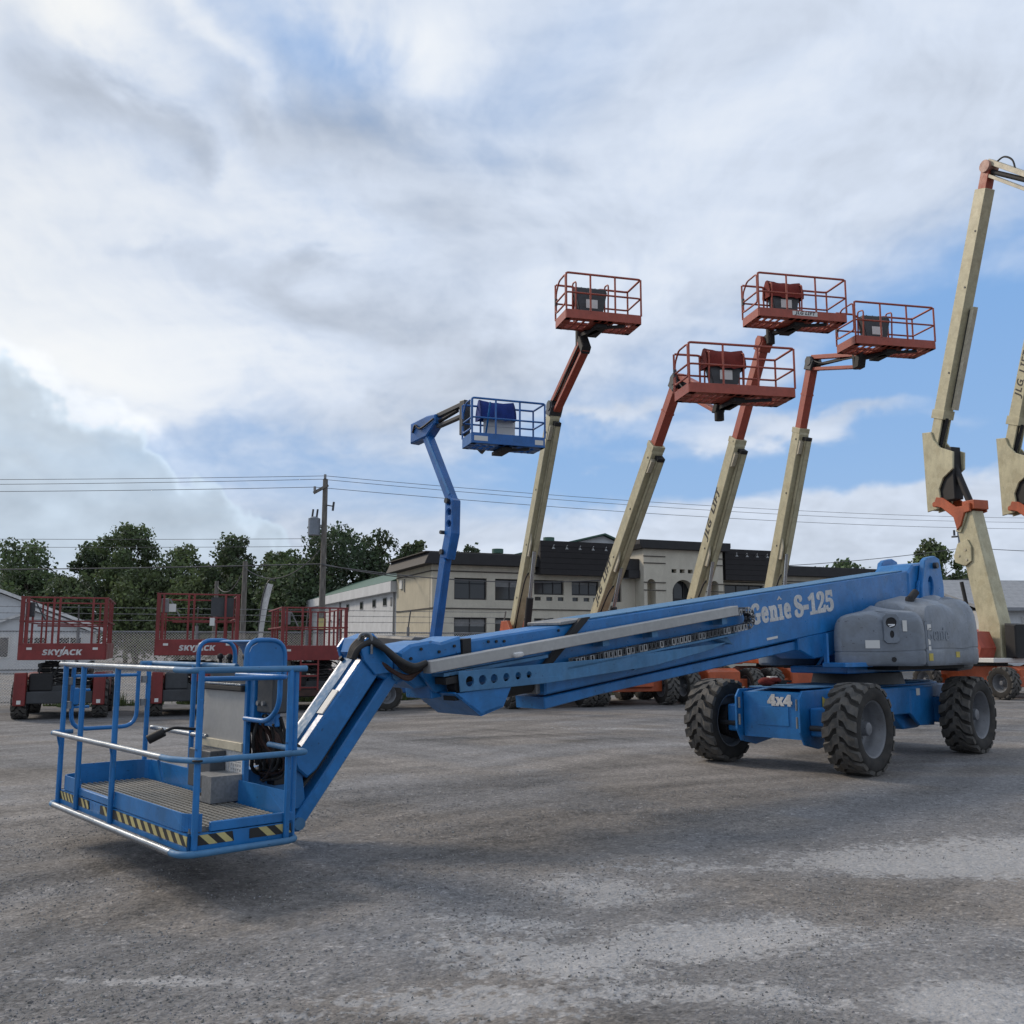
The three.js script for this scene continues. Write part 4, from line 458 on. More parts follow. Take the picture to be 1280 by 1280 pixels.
// a work basket: origin at the middle of its floor, x away from the boom, z towards its left end (seen from the yard)
function basket(parent, m4, { w = 2.3, d = 0.9, rail, tube: tr = 0.027, cover, coverMat, toe = 0.2, lettering, boards, consoleMat = M.dark, blank = false, panel }) {
  return within(m4, () => {
    const b = sub('work_basket', parent), h = w / 2, k = d / 2, y1 = 1.1;
    const ring = (y, r, bend = 0.09) => tube([[-k, y, -h], [k, y, -h], [k, y, h], [-k, y, h]], r, bend, 7, true);
    const tx = (x0, x1, z0, z1) => box(x0, x1, -0.02, toe, z0, z1, 0.008);
    mesh('toe_board', tx(k - 0.02, k + 0.012, -h, h), rail, b); mesh('toe_board', tx(-k - 0.012, -k + 0.02, -h, h), rail, b); mesh('toe_board', tx(-k + 0.02, k - 0.02, h - 0.02, h + 0.012), rail, b); mesh('toe_board', tx(-k + 0.02, k - 0.02, -h - 0.012, -h + 0.02), rail, b);
    // open floor: plates at the ends, bars with gaps between
    const fl = [box(-k, k, -0.02, 0.0, -h, -h + w * 0.1), box(-k, k, -0.02, 0, -w * 0.12, w * 0.16), box(-k, k, -0.02, 0, h - w * 0.06, h), box(-0.02, 0.04, -0.03, 0.0, -h, h), box(k - 0.16, k, -0.02, 0, -h, h), box(-k, -k + 0.12, -0.02, 0, -h, h)]; for (let z = -h + 0.12; z < h - 0.1; z += 0.18) fl.push(box(-k, k, -0.025, 0.0, z, z + 0.05));
    const f = mesh('floor_bars', fl, rail, b); f.userData.kind = 'stuff';
    mesh('support_arm', [box(-k - 0.12, 0.25, -0.12, -0.03, -0.14, 0.14, 0.01), bar(V(0.1, -0.1, 0.1), V(0.3, -0.06, -h * 0.6), 0.07, 0.06)], M.black, b);
    // rails
    mesh('top_rail', tube([[k, y1 - 0.12, h], [k, y1, h], [k, y1, -h], [-k, y1, -h], [-k, y1, -h * 0.2], [-k - 0.05, y1 - 0.06, -h * 0.1], [-k - 0.05, y1 - 0.06, h * 0.4], [-k, y1, h * 0.5], [-k, y1, h * 0.98]], tr, 0.08, 7), rail, b);
    mesh('mid_rail', ring(0.62, tr * 0.85), rail, b);
    for (const [x, z] of [[k, h], [k, h * 0.36], [k, -h * 0.3], [k, -h], [-k, -h], [-k, h], [-k, -h * 0.35], [-k, h * 0.5]]) mesh('post', rod(V(x, toe - 0.02, z), V(x, y1 - 0.01, z), tr * 0.9, 7), rail, b);
    // entry gate on the left end, a bent loop
    mesh('entry_gate', [tube([[k - 0.06, 0.35, h], [k - 0.06, y1 - 0.02, h], [-k + 0.3, y1 - 0.02, h], [-k + 0.06, y1 - 0.25, h], [-k + 0.06, 0.35, h]], tr * 0.8, 0.1, 6, true), rod(V(-k, 0.36, h), V(k, 0.36, h), tr * 0.7, 6)], rail, b); mesh('gate_latch', box(-k + 0.02, -k + 0.08, 0.55, 0.72, h - 0.03, h + 0.03), M.dark, b);
    if (!blank) {
      const c = sub('control_console', b), q = -k + 0.1;
      mesh('console_box', prism([[-0.38, 1.02], [0.38, 1.02], [0.42, 0.93], [0.27, 0.26], [-0.27, 0.26], [-0.42, 0.93]], -0.14, 0.12, 0.02).applyMatrix4(T(q + 0.02, 0, 0.1).multiply(RY(Math.PI / 2))), consoleMat, c);
      mesh('instruction_plate', box(q + 0.145, q + 0.15, 0.5, 0.72, -0.06, 0.24), M.sticker, c);
      for (const z of [0.1 - 0.42, 0.1 + 0.42]) mesh('console_hoop', tube([[q + 0.16, 0.2, z], [q + 0.22, 1.12, z], [q - 0.04, 1.16, z], [q - 0.08, 0.3, z]], tr * 0.75, 0.08, 6), rail, c);
      for (let i = 0; i < 6; i++) mesh('switch', rod(V(q + 0.05, 0.94, -0.12 + i * 0.09), V(q + 0.06, 1.0 + 0.05 * (i % 2), -0.12 + i * 0.09), 0.016, 6), M.black, c);
    }
    if (panel) { mesh('white_panel', [box(-k + 0.06, -k + 0.08, 0.1, 0.62, -0.42, 0.42), box(-k + 0.06, -k + 0.1, 0.6, 0.95, -0.42, 0.42)], M.sticker, b); mesh('panel_grid', [...Array(5).keys()].map((i) => box(-k + 0.082, -k + 0.09, 0.12, 0.36, -0.36 + i * 0.06, -0.345 + i * 0.06)).concat([...Array(4).keys()].map((i) => box(-k + 0.082, -k + 0.09, 0.14 + i * 0.06, 0.155 + i * 0.06, -0.38, -0.08))), M.black, b); mesh('panel_strut', bar(V(k - 0.1, 1.05, 0.45), V(-k + 0.1, 0.3, 0.38), 0.04, 0.04), M.blue, b); }
    if (cover) { const r = rng(cover), [cw, ch0, ch1] = [0.46, coverMat === M.blueCloth ? 0.7 : 0.74, 1.22]; const pos = [], idx = [], nx = 10, ny = 5; // a draped cloth over the console
      for (const side of [1, -1]) { const o = pos.length / 3; for (let j = 0; j <= ny; j++) for (let i = 0; i <= nx; i++) { const u = i / nx * 2 - 1, v = j / ny, flare = 1 + 0.16 * (1 - v); pos.push(-k + 0.1 + side * (0.03 + 0.17 * Math.sqrt(Math.max(0, 1 - v * v * 0.96)) + 0.02 * Math.sin(i * 1.9 + j)), mix(ch0 + 0.05 * r() * (j === 0), ch1 + 0.05 * Math.abs(u) ** 3 - 0.03, v), 0.1 + u * cw * flare * (0.9 + 0.1 * v)); } for (let j = 0; j < ny; j++) for (let i = 0; i < nx; i++) { const a = o + j * (nx + 1) + i, c = a + nx + 1; idx.push(a, a + 1, c, c, a + 1, c + 1); } }
      for (const i of [0, nx]) for (let j = 0; j < ny; j++) { const a = j * (nx + 1) + i, b2 = a + (nx + 1) * (ny + 1); idx.push(a, a + nx + 1, b2, b2, a + nx + 1, b2 + nx + 1); }
      const g = new THREE.BufferGeometry(); g.setAttribute('position', new THREE.Float32BufferAttribute(pos, 3)); g.setIndex(idx); g.computeVertexNormals(); mesh('cloth_cover', g, coverMat, b); }
    mesh('foot_switch', box(k - 0.3, k - 0.12, 0.02, 0.24, -h + 0.12, -h + 0.3, 0.03), M.black, b);
    if (lettering) mesh('basket_lettering', [box(k + 0.0125, k + 0.016, 0.06, 0.17, -0.38, 0.3), place(text('JLG LIFT', 0.07, { depth: 0.002, slant: 0.25, wide: 1.2 }), T(k + 0.0165, 0.115, -0.04).multiply(RY(Math.PI / 2)))].slice(0, 1), M.sticker, b), mesh('basket_lettering', place(text('JLG LIFT', 0.085, { depth: 0.003, slant: 0.25, wide: 1.15 }), T(k + 0.0165, 0.115, -0.04).multiply(RY(Math.PI / 2))), M.black, b);
    for (const [z0, z1] of boards ?? []) mesh('decal', box(k + 0.0125, k + 0.016, 0.04, 0.16, z0, z1), M.sticker, b);
    return b;
  });
}
function jlgChassis(o, { len = 1.25, half = 1.0, tilt = 0 } = {}) {
  for (const [x, z, w] of [[len, half, farOut], [len, -half, farIn], [-len, half, farOut], [-len, -half, farIn]]) addWheel(w, o, x, 0.48, z, x + z);
  mesh('chassis', [prism([[-1.55, 0.5], [-1.3, 0.42], [1.3, 0.42], [1.55, 0.5], [1.55, 0.86], [1.3, 0.95], [-1.3, 0.95], [-1.55, 0.86]], -0.5, 0.5, 0.03)], M.orange, o);
  for (const x of [-len, len]) mesh('axle_beam', box(x - 0.14, x + 0.14, 0.36, 0.66, -0.82, 0.82, 0.02), M.orange, o);
  mesh('turntable_ring', new THREE.CylinderGeometry(0.5, 0.52, 0.12, 24).translate(0, 1.0, 0), M.dark, o);
}
// a lift with a straight telescoping boom
function telescopicLift(label, at, { piv, phi, cream, orange, jib, basket: bk, textAt, trackTo = 0.72, cover, head = HEAD, thick = 0.82 }) {
  const o = thing('raised_boom_lift', label, 'boom lift', [at[0], 0, at[1]], head - Math.PI / 2, 'orange and cream lifts raised in the back row');
  jlgChassis(o);
  const turret = mesh('turret', [box(-1.7, 1.0, 1.06, 1.2, -0.95, 0.95, 0.02), prism([[-1.75, 1.2], [-0.3, 1.2], [-0.5, 1.7], [piv[0] + 0.25, piv[1] + 0.22], [piv[0] - 0.25, piv[1] + 0.22], [-1.75, 1.8]], -0.34, -0.24, 0.01), prism([[-1.75, 1.2], [-0.3, 1.2], [-0.5, 1.7], [piv[0] + 0.25, piv[1] + 0.22], [piv[0] - 0.25, piv[1] + 0.22], [-1.75, 1.8]], 0.24, 0.34, 0.01)], M.orange, o);
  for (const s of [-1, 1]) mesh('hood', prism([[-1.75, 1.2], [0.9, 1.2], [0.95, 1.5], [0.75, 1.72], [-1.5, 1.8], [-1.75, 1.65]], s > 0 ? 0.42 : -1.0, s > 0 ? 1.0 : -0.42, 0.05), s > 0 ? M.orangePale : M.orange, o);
  mesh('beacon', new THREE.CylinderGeometry(0.06, 0.07, 0.14, 12).translate(0.2, 1.84, -0.6), M.amber, o);
  const Lb = cream + orange;
  within(T(piv[0], piv[1], 0).multiply(RZ(phi)).multiply(new THREE.Matrix4().makeScale(1, thick, thick)), () => {
    mesh('base_boom', [prism([[-0.25, -0.2], [0.3, -0.28], [cream - 0.15, -0.26], [cream, -0.2], [cream, 0.2], [-0.2, 0.2]], -0.2, 0.2, 0.02)], M.cream, o);
    mesh('boom_collar', box(cream - 0.12, cream + 0.03, -0.235, 0.215, -0.215, 0.215, 0.01), M.cream, o);
    mesh('fly_boom', [box(cream - 0.3, Lb, -0.155, 0.155, -0.145, 0.145, 0.015)], M.orangeFaded, o);
    mesh('wear_collar', box(cream + orange * 0.5, cream + orange * 0.5 + 0.05, -0.165, 0.165, -0.155, 0.155), M.orangeFaded, o);
    // power track along the underside
    mesh('track_channel', [box(cream * (1 - trackTo), cream - 0.25, -0.46, -0.43, -0.2, 0.02), box(cream * (1 - trackTo), cream - 0.25, -0.46, -0.3, -0.2, -0.18), box(cream * (1 - trackTo), cream - 0.25, -0.46, -0.3, 0.0, 0.02)], M.cream, o);
    { const n = 40, a = cream * (1 - trackTo) + 0.1, b = cream - 0.3; mesh('power_track', [...Array(n).keys()].map((i) => box(mix(a, b, i / n), mix(a, b, (i + 0.7) / n), -0.42, -0.32, -0.16, -0.02)), M.dark, o).userData.kind = 'stuff'; }
    mesh('track_end', [box(cream - 0.3, cream - 0.2, -0.48, -0.25, -0.2, 0.06, 0.01)], M.black, o);
    mesh('track_bracket', [prism([[cream - 0.75, -0.25], [cream - 0.3, -0.25], [cream - 0.35, -0.36], [cream - 0.7, -0.34]], 0.03, 0.18, 0.01)], M.creamPale, o);
    mesh('cylinder_bracket', [prism([[cream * 0.36, -0.22], [cream * 0.48, -0.22], [cream * 0.43, -0.42], [cream * 0.37, -0.44]], -0.16, -0.1, 0.01), prism([[cream * 0.36, -0.22], [cream * 0.48, -0.22], [cream * 0.43, -0.42], [cream * 0.37, -0.44]], 0.1, 0.16, 0.01)], M.creamPale, o);
    mesh('boom_hose', hoseGeo([[0.0, -0.3, 0.12], [cream * 0.12, -0.4, 0.16], [cream * 0.28, -0.46, 0.1], [cream * (1 - trackTo) + 0.1, -0.4, -0.05]], 0.028, 20, 6), M.hose, o);
    if (textAt) { const tg = text('JLG  LIFT', 0.26, { depth: 0.003, slant: 0.25, wide: 0.98, fat: 0.006 }); mesh('boom_lettering', place(tg, T(textAt, 0, 0.2005)), M.hazBlack, o); }
    for (let u = 1; u < cream; u += 1.6) mesh('bolt', new THREE.CylinderGeometry(0.03, 0.03, 0.02, 8).rotateX(Math.PI / 2).translate(u, -0.1, 0.205), M.dark, o);
    mesh('side_scoop', prism([[0.35, 0.05], [0.95, 0.22], [0.9, 0.3], [0.3, 0.22]], -0.24, -0.2, 0.01), M.black, o);
  });
  // lift cylinder from the turret to the bracket
  const c = Math.cos(phi), n = Math.sin(phi), bx = piv[0] + c * cream * 0.4 + n * 0.4, by = piv[1] + n * cream * 0.4 - c * 0.4, ax = piv[0] + 0.75, ay = 1.35, mx = mix(ax, bx, 0.55), my = mix(ay, by, 0.55);
  mesh('lift_cylinder', rod(V(ax, ay, 0), V(mx, my, 0), 0.1, 14), M.black, o); mesh('cylinder_rod', rod(V(mx, my, 0), V(bx, by, 0), 0.05, 12), M.chrome, o);
  // head, jib and basket
  const tipX = piv[0] + c * Lb, tipY = piv[1] + n * Lb;
  mesh('boom_head', [rod(V(tipX, tipY, -0.19), V(tipX, tipY, 0.19), 0.13, 16), prism([[-0.25, -0.16], [0.02, -0.2], [0.14, -0.05], [0.12, 0.14], [-0.25, 0.16]], -0.17, 0.17, 0.02).applyMatrix4(T(tipX, tipY, 0).multiply(RZ(phi)))], jib ? M.dark : M.orangeFaded, o);
  let ex = tipX, ey = tipY;
  if (jib) {
    ex = tipX + Math.cos(jib.a) * jib.l; ey = tipY + Math.sin(jib.a) * jib.l;
    within(T(tipX, tipY, 0).multiply(RZ(jib.a)), () => {
      mesh('jib_arm', box(0, jib.l, 0.06, 0.18, -0.1, 0.1, 0.01), M.orangeFaded, o); mesh('jib_arm', box(0.05, jib.l, -0.26, -0.17, -0.1, 0.1, 0.01), M.orangeFaded, o);
      mesh('jib_cylinder', [rod(V(0.1, -0.12, 0), V(jib.l * 0.62, 0.02, 0), 0.05, 10), rod(V(jib.l * 0.6, 0.02, 0), V(jib.l * 0.85, 0.06, 0), 0.03, 8)], M.black, o);
      mesh('jib_end', [rod(V(0.02, 0.0, -0.14), V(0.02, 0, 0.14), 0.14, 12), prism([[jib.l - 0.08, -0.28], [jib.l + 0.1, -0.22], [jib.l + 0.1, 0.16], [jib.l - 0.08, 0.2]], -0.12, 0.12, 0.02)], M.black, o);
      mesh('jib_hose', hoseGeo([[0, 0.05, 0.1], [jib.l * 0.3, -0.08, 0.13], [jib.l * 0.7, -0.02, 0.12], [jib.l, 0.05, 0.08]], 0.022, 16, 6), M.hose, o);
    });
  }
  mesh('basket_rotator', [rod(V(bk.x - bk.d / 2 - 0.22, bk.y - 0.34, 0), V(bk.x - bk.d / 2 - 0.22, bk.y + 0.12, 0), 0.11, 14), bar(V(ex, ey, 0), V(bk.x - bk.d / 2 - 0.22, bk.y - 0.14, 0), 0.16, 0.16), bar(V(bk.x - bk.d / 2 - 0.25, bk.y - 0.08, 0), V(bk.x, bk.y - 0.08, bk.off ?? 0), 0.14, 0.08)], M.black, o);
  basket(o, T(bk.x, bk.y, bk.off ?? 0).multiply(RY(bk.yaw ?? 0)), { rail: M.orangeFaded, ...bk });
  return o;
}
telescopicLift('raised lift with cream boom and uncovered basket, next to the blue articulating lift', [0.54, -25.8], { piv: [-1.32, 2.05], phi: 62.3 * D2R, cream: 6.35, orange: 0.15, thick: 0.7, jib: { a: 31 * D2R, l: 2.2 }, basket: { x: 4.0, y: 9.28, w: 1.9, d: 0.85, off: -0.2, yaw: -5 * D2R } });
telescopicLift('lift with cream boom raised at the lowest slant, red cloth over its basket controls', [2.78, -26.7], { piv: [-1.2, 2.1], phi: 49 * D2R, cream: 6.15, orange: 1.85, textAt: 1.65, jib: { a: -29 * D2R, l: 2.1 }, basket: { x: 6.5, y: 7.05, w: 2.48, d: 0.9, off: 0.02, yaw: -9 * D2R, cover: 31, coverMat: M.redCloth } });
telescopicLift('lift with black lettering high on its cream boom, red cloth in its lettered basket', [5.29, -27.6], { piv: [-0.42, 2.1], phi: 59.7 * D2R, cream: 5.85, orange: 2.7, textAt: 3.6, jib: null, basket: { x: 4.85, y: 9.68, w: 2.4, d: 0.9, off: -0.26, yaw: -8 * D2R, cover: 32, coverMat: M.redCloth, lettering: true } });
telescopicLift('lift with a steep cream boom and level jib, its basket controls bare', [7.8, -28.5], { piv: [-0.38, 2.1], phi: 69.5 * D2R, cream: 6.1, orange: 1.95, jib: { a: -14 * D2R, l: 2.0 }, basket: { x: 4.9, y: 9.27, w: 2.3, d: 0.9, off: -0.4, yaw: -8 * D2R } });

// ---------------------------------------------------------------- two tall articulating lifts at the right
function articulatedLift(label, at) {
  const o = thing('articulated_boom_lift', label, 'boom lift', [at[0], 0, at[1]], HEAD - Math.PI / 2, 'tall cream articulating lifts');
  jlgChassis(o, { len: 1.5, half: 1.1 });
  mesh('turret', [box(-1.9, 1.1, 1.06, 1.2, -1.0, 1.0, 0.02)], M.sticker, o);
  for (const s of [-1, 1]) { const hd = mesh('hood', prism([[-1.4, 1.2], [0.6, 1.2], [0.72, 1.5], [0.5, 2.0], [-1.1, 2.1], [-1.4, 1.9]], s > 0 ? 0.4 : -1.0, s > 0 ? 1.0 : -0.4, 0.06), M.orangeFaded, o); if (s > 0) mesh('decal', box(0.63, 0.66, 1.42, 1.5, 0.5, 0.8), M.sticker, hd); }
  mesh('counterweight', prism([[-2.1, 1.1], [-1.45, 1.1], [-1.45, 2.2], [-1.9, 2.25], [-2.1, 2.0]], -1.0, 1.0, 0.06), M.orange, o);
  mesh('chassis_lettering', place(text('JLG', 0.2, { slant: 0.2, fat: 0.006 }), T(1.551, 0.7, -0.3).multiply(RY(Math.PI / 2))), M.hazBlack, o);
  // tower boom, leaning back as it rises
  mesh('tower_boom', prism([[-0.2, 1.2], [0.72, 1.2], [0.76, 2.2], [-0.02, 5.85], [-0.4, 5.85], [-0.68, 5.2], [-0.1, 2.3]], -0.2, 0.27, 0.03), M.cream, o);
  mesh('tower_gusset', [prism([[-0.85, 4.45], [-0.66, 4.85], [-0.25, 4.95], [-0.12, 4.7], [-0.14, 4.25], [-0.4, 4.1], [-0.8, 4.25]], 0.28, 0.33, 0.01), prism([[-0.7, 5.25], [-0.5, 5.2], [-0.2, 5.75], [-0.25, 5.95], [-0.4, 5.9]], 0.28, 0.33, 0.01)], M.cream, o); for (const [x, y] of [[-0.62, 4.45], [-0.35, 4.62], [-0.32, 4.3]]) mesh('pin', rod(V(x, y, 0.31), V(x, y, 0.35), 0.045, 10), M.creamPale, o);
  mesh('tower_pad', prism([[0.88, 1.2], [1.3, 1.2], [1.32, 2.2], [0.9, 2.25]], -0.3, 0.3, 0.04), M.black, o);
  mesh('tower_cylinder', rod(V(-0.35, 2.2, 0.3), V(-0.62, 3.6, 0.3), 0.06, 10), M.black, o);
  const EL = [[-1.55, 6.2], [-1.4, 6.48], [-1.12, 6.42], [-0.6, 6.05], [-0.35, 6.04], [-0.15, 6.14], [-0.02, 6.1], [-0.02, 5.84], [-0.25, 5.8], [-0.42, 5.42], [-0.6, 5.28], [-0.72, 5.72], [-1.2, 6.1]];
  mesh('elbow_link', [prism(EL, -0.38, -0.3, 0.02), prism(EL, 0.3, 0.38, 0.02), box(-0.4, 0.1, 5.9, 6.2, -0.3, 0.3, 0.02)], M.orange, o);
  const UP = [[-1.92, 6.05], [-1.45, 6.1], [-1.3, 6.3], [-1.35, 6.75], [-1.15, 7.1], [-0.7, 7.35], [-0.65, 7.9], [-1.2, 8.15], [-1.45, 8.45], [-1.55, 8.75], [-1.95, 8.8]];
  mesh('upright', [prism(UP, 0.2, 0.27, 0.015), prism(UP, -0.27, -0.2, 0.015), box(-1.9, -1.82, 6.1, 8.6, -0.2, 0.2)], M.cream, o);
  mesh('upright_cylinder', [rod(V(-1.1, 8.0, 0), V(-0.35, 6.2, 0), 0.11, 14)], M.black, o); mesh('upright_shade_block', box(-1.8, -0.78, 6.35, 8.1, -0.19, 0.19, 0.02), M.black, o);  // black block added to give the shade between the upright plates
  mesh('upright_pin', rod(V(-1.5, 6.25, -0.34), V(-1.5, 6.25, 0.36), 0.09, 12), M.orange, o);
  within(T(-1.55, 8.35, 0).multiply(RZ(71.3 * D2R)), () => {
    mesh('main_boom', box(0.9, 8.35, -0.22, 0.24, -0.2, 0.2, 0.02), M.cream, o); mesh('boom_foot', [box(-0.1, 1.1, -0.2, 0.18, 0.14, 0.2, 0.01), box(-0.1, 1.1, -0.2, 0.18, -0.2, -0.14, 0.01), box(0.85, 1.15, -0.26, 0.28, -0.23, 0.23, 0.01)], M.cream, o);
    mesh('boom_foot_cylinder', [rod(V(-0.2, -0.05, 0), V(1.0, 0.0, 0), 0.09, 12), rod(V(-0.1, -0.22, 0.06), V(0.9, -0.28, 0.06), 0.05, 10)], M.black, o);
    mesh('track_channel', box(1.2, 4.6, -0.44, -0.3, -0.2, -0.02, 0.01), M.creamPale, o); mesh('power_track', box(1.3, 4.5, -0.3, -0.225, -0.17, -0.05), M.dark, o);
    for (const u of [2.4, 5.2, 7.0]) mesh('bolt', new THREE.CylinderGeometry(0.035, 0.035, 0.02, 8).rotateX(Math.PI / 2).translate(u, -0.12, 0.205), M.dark, o);
    mesh('fly_boom', box(8.2, 9.0, -0.16, 0.17, -0.15, 0.15, 0.015), M.orangeFaded, o);
    mesh('boom_head', [rod(V(9.05, 0, -0.22), V(9.05, 0, 0.22), 0.2, 14)], M.orangePale, o);
  });
  const hx = -1.55 + Math.cos(71.3 * D2R) * 9.05, hy = 8.35 + Math.sin(71.3 * D2R) * 9.05;
  within(T(hx, hy, 0).multiply(RZ(-40 * D2R)), () => { mesh('jib_arm', box(-0.05, 2.4, 0.08, 0.24, -0.13, 0.13, 0.01), M.creamPale, o); mesh('jib_arm', box(0.0, 2.4, -0.28, -0.18, -0.13, 0.13, 0.01), M.creamPale, o); mesh('jib_cylinder', rod(V(0.2, -0.1, 0), V(1.8, 0.02, 0), 0.08, 12), M.black, o); mesh('jib_hose', hoseGeo([[0.3, 0.2, 0.1], [0.5, 0.42, 0.1], [0.9, 0.42, 0.1], [1.2, 0.2, 0.1]], 0.03, 16, 6), M.hose, o); mesh('jib_end', prism([[2.3, -0.3], [2.5, -0.25], [2.55, 0.2], [2.3, 0.28]], -0.15, 0.15, 0.02), M.black, o); });
  basket(o, T(hx + 3.1, hy - 2.5, 0), { rail: M.orangeFaded, w: 2.4, d: 0.9 });
  return o;
}
{
  const a = articulatedLift('tall articulating lift with plain cream boom, its orange turret beside the grey engine cover', [15.0, -30]);
  const b = a.clone(); b.name = numbered('articulated_boom_lift'); b.position.set(18.0, 0, -30.9); b.userData = { label: 'tall articulating lift with black lettering on its boom, standing beyond its twin', category: 'boom lift', group: 'tall cream articulating lifts' }; scene.add(b);
  within(T(-1.55, 8.35, 0).multiply(RZ(71.3 * D2R)), () => mesh('boom_lettering', place(text('JLG  LIFT', 0.27, { depth: 0.003, slant: 0.25 }), T(2.6, 0, 0.2005)), M.hazBlack, b));
}

// ---------------------------------------------------------------- blue articulating lift behind the jib of the big one
{
  const o = thing('articulated_boom_lift', 'blue articulating lift with grey hood, blue cloth over its basket controls', 'boom lift', [-2.05, 0, -24.6], 40 * D2R - Math.PI / 2);
  const CT = -100 * D2R; within(T(-0.45, 0, 0.35).multiply(RY(CT)), () => {
    for (const [x, z, w] of [[1.05, 0.85, farOut], [1.05, -0.85, farIn], [-1.05, 0.85, farOut], [-1.05, -0.85, farIn]]) { const k = addWheel(w, o, 0, 0, 0, 0, 0.84); k.rotation.set(0, CT, 0); k.position.set(x, 0.403, z).applyMatrix4(CM); }
    mesh('chassis', [box(-1.3, 1.3, 0.4, 0.75, -0.5, 0.5, 0.03), box(0.9, 1.2, 0.3, 0.6, -0.7, 0.7, 0.02), box(-1.2, -0.9, 0.3, 0.6, -0.7, 0.7, 0.02)], M.blueNavy, o);
  });
  mesh('turntable_ring', new THREE.CylinderGeometry(0.45, 0.48, 0.14, 24).translate(0, 0.82, 0), M.dark, o);
  mesh('turret', [box(-1.5, 0.7, 0.88, 1.0, -0.85, 0.85, 0.02), box(-0.3, 0.3, 1.0, 1.75, -0.28, -0.2, 0.01), box(-0.3, 0.3, 1.0, 1.75, 0.2, 0.28, 0.01)], M.blueNavy, o);
  for (const s of [-1, 1]) mesh('hood', prism([[-1.5, 1.0], [0.5, 1.0], [0.55, 1.5], [0.4, 1.78], [-1.4, 1.85], [-1.5, 1.7]], s > 0 ? 0.34 : -0.9, s > 0 ? 0.9 : -0.34, 0.06), M.hoodDark, o);
  mesh('lower_boom', [prism([[-0.08, 1.3], [0.14, 1.3], [0.68, 3.95], [0.48, 4.0]], -0.13, 0.13, 0.02)], M.blueNavy, o); mesh('riser_link', [prism([[0.14, 1.4], [0.24, 1.35], [0.78, 3.7], [0.7, 3.8]], 0.15, 0.2, 0.01)], M.blueNavy, o);
  mesh('upright', prism([[0.46, 3.8], [0.78, 3.75], [0.98, 4.4], [1.0, 5.25], [0.8, 5.4], [0.66, 5.3], [0.64, 4.4]], -0.14, 0.14, 0.03, [[0.84, 4.95, 0.08], [0.84, 4.65, 0.08], [0.84, 5.2, 0.06]]), M.blueNavy, o);
  mesh('upright_pin', [rod(V(0.58, 3.95, -0.2), V(0.58, 3.95, 0.2), 0.07, 12)], M.dark, o); mesh('upright_pin', rod(V(0.78, 5.25, -0.2), V(0.78, 5.25, 0.2), 0.07, 12), M.dark, o); mesh('upright_pin', rod(V(0.62, 4.45, -0.2), V(0.62, 4.45, 0.24), 0.05, 10), M.dark, o);
  mesh('upper_boom', bar(V(0.84, 5.2, 0), V(-0.42, 7.3, 0), 0.22, 0.24, 0.02), M.blueNavy, o); mesh('boom_stripe', bar(V(0.82, 5.42, 0.115), V(-0.3, 7.2, 0.115), 0.02, 0.08), M.blue, o);
  mesh('boom_head', prism([[-0.95, 7.02], [-0.2, 7.1], [0.2, 7.4], [0.2, 7.64], [-0.2, 7.66], [-0.95, 7.58]], -0.16, 0.16, 0.03), M.blueNavy, o); mesh('head_hose', hoseGeo([[-0.8, 7.3, 0.18], [-0.65, 7.48, 0.2], [-0.45, 7.35, 0.2], [0.2, 7.5, 0.2]], 0.028, 16, 6), M.hose, o);
  mesh('jib_arm', bar(V(0.15, 7.62, 0), V(1.25, 7.72, 0), 0.14, 0.11, 0.01), M.dark, o); mesh('jib_arm', bar(V(0.15, 7.33, 0), V(1.25, 7.42, 0), 0.14, 0.09, 0.01), M.dark, o); mesh('jib_cylinder', rod(V(0.2, 7.46, 0), V(1.0, 7.6, 0), 0.05, 10), M.black, o);
  mesh('basket_rotator', [box(1.2, 1.42, 6.9, 7.8, -0.1, 0.1, 0.02), bar(V(1.3, 6.95, 0), V(1.75, 6.42, -0.25), 0.12, 0.12)], M.dark, o);
  basket(o, T(2.36, 6.46, -0.42).multiply(RY(-20 * D2R)), { rail: M.blueNavy, w: 1.9, d: 0.8, blank: true, panel: true, cover: 33, coverMat: M.blueCloth, boards: [[0.55, 0.9], [-0.9, -0.68]], toe: 0.24 });
}

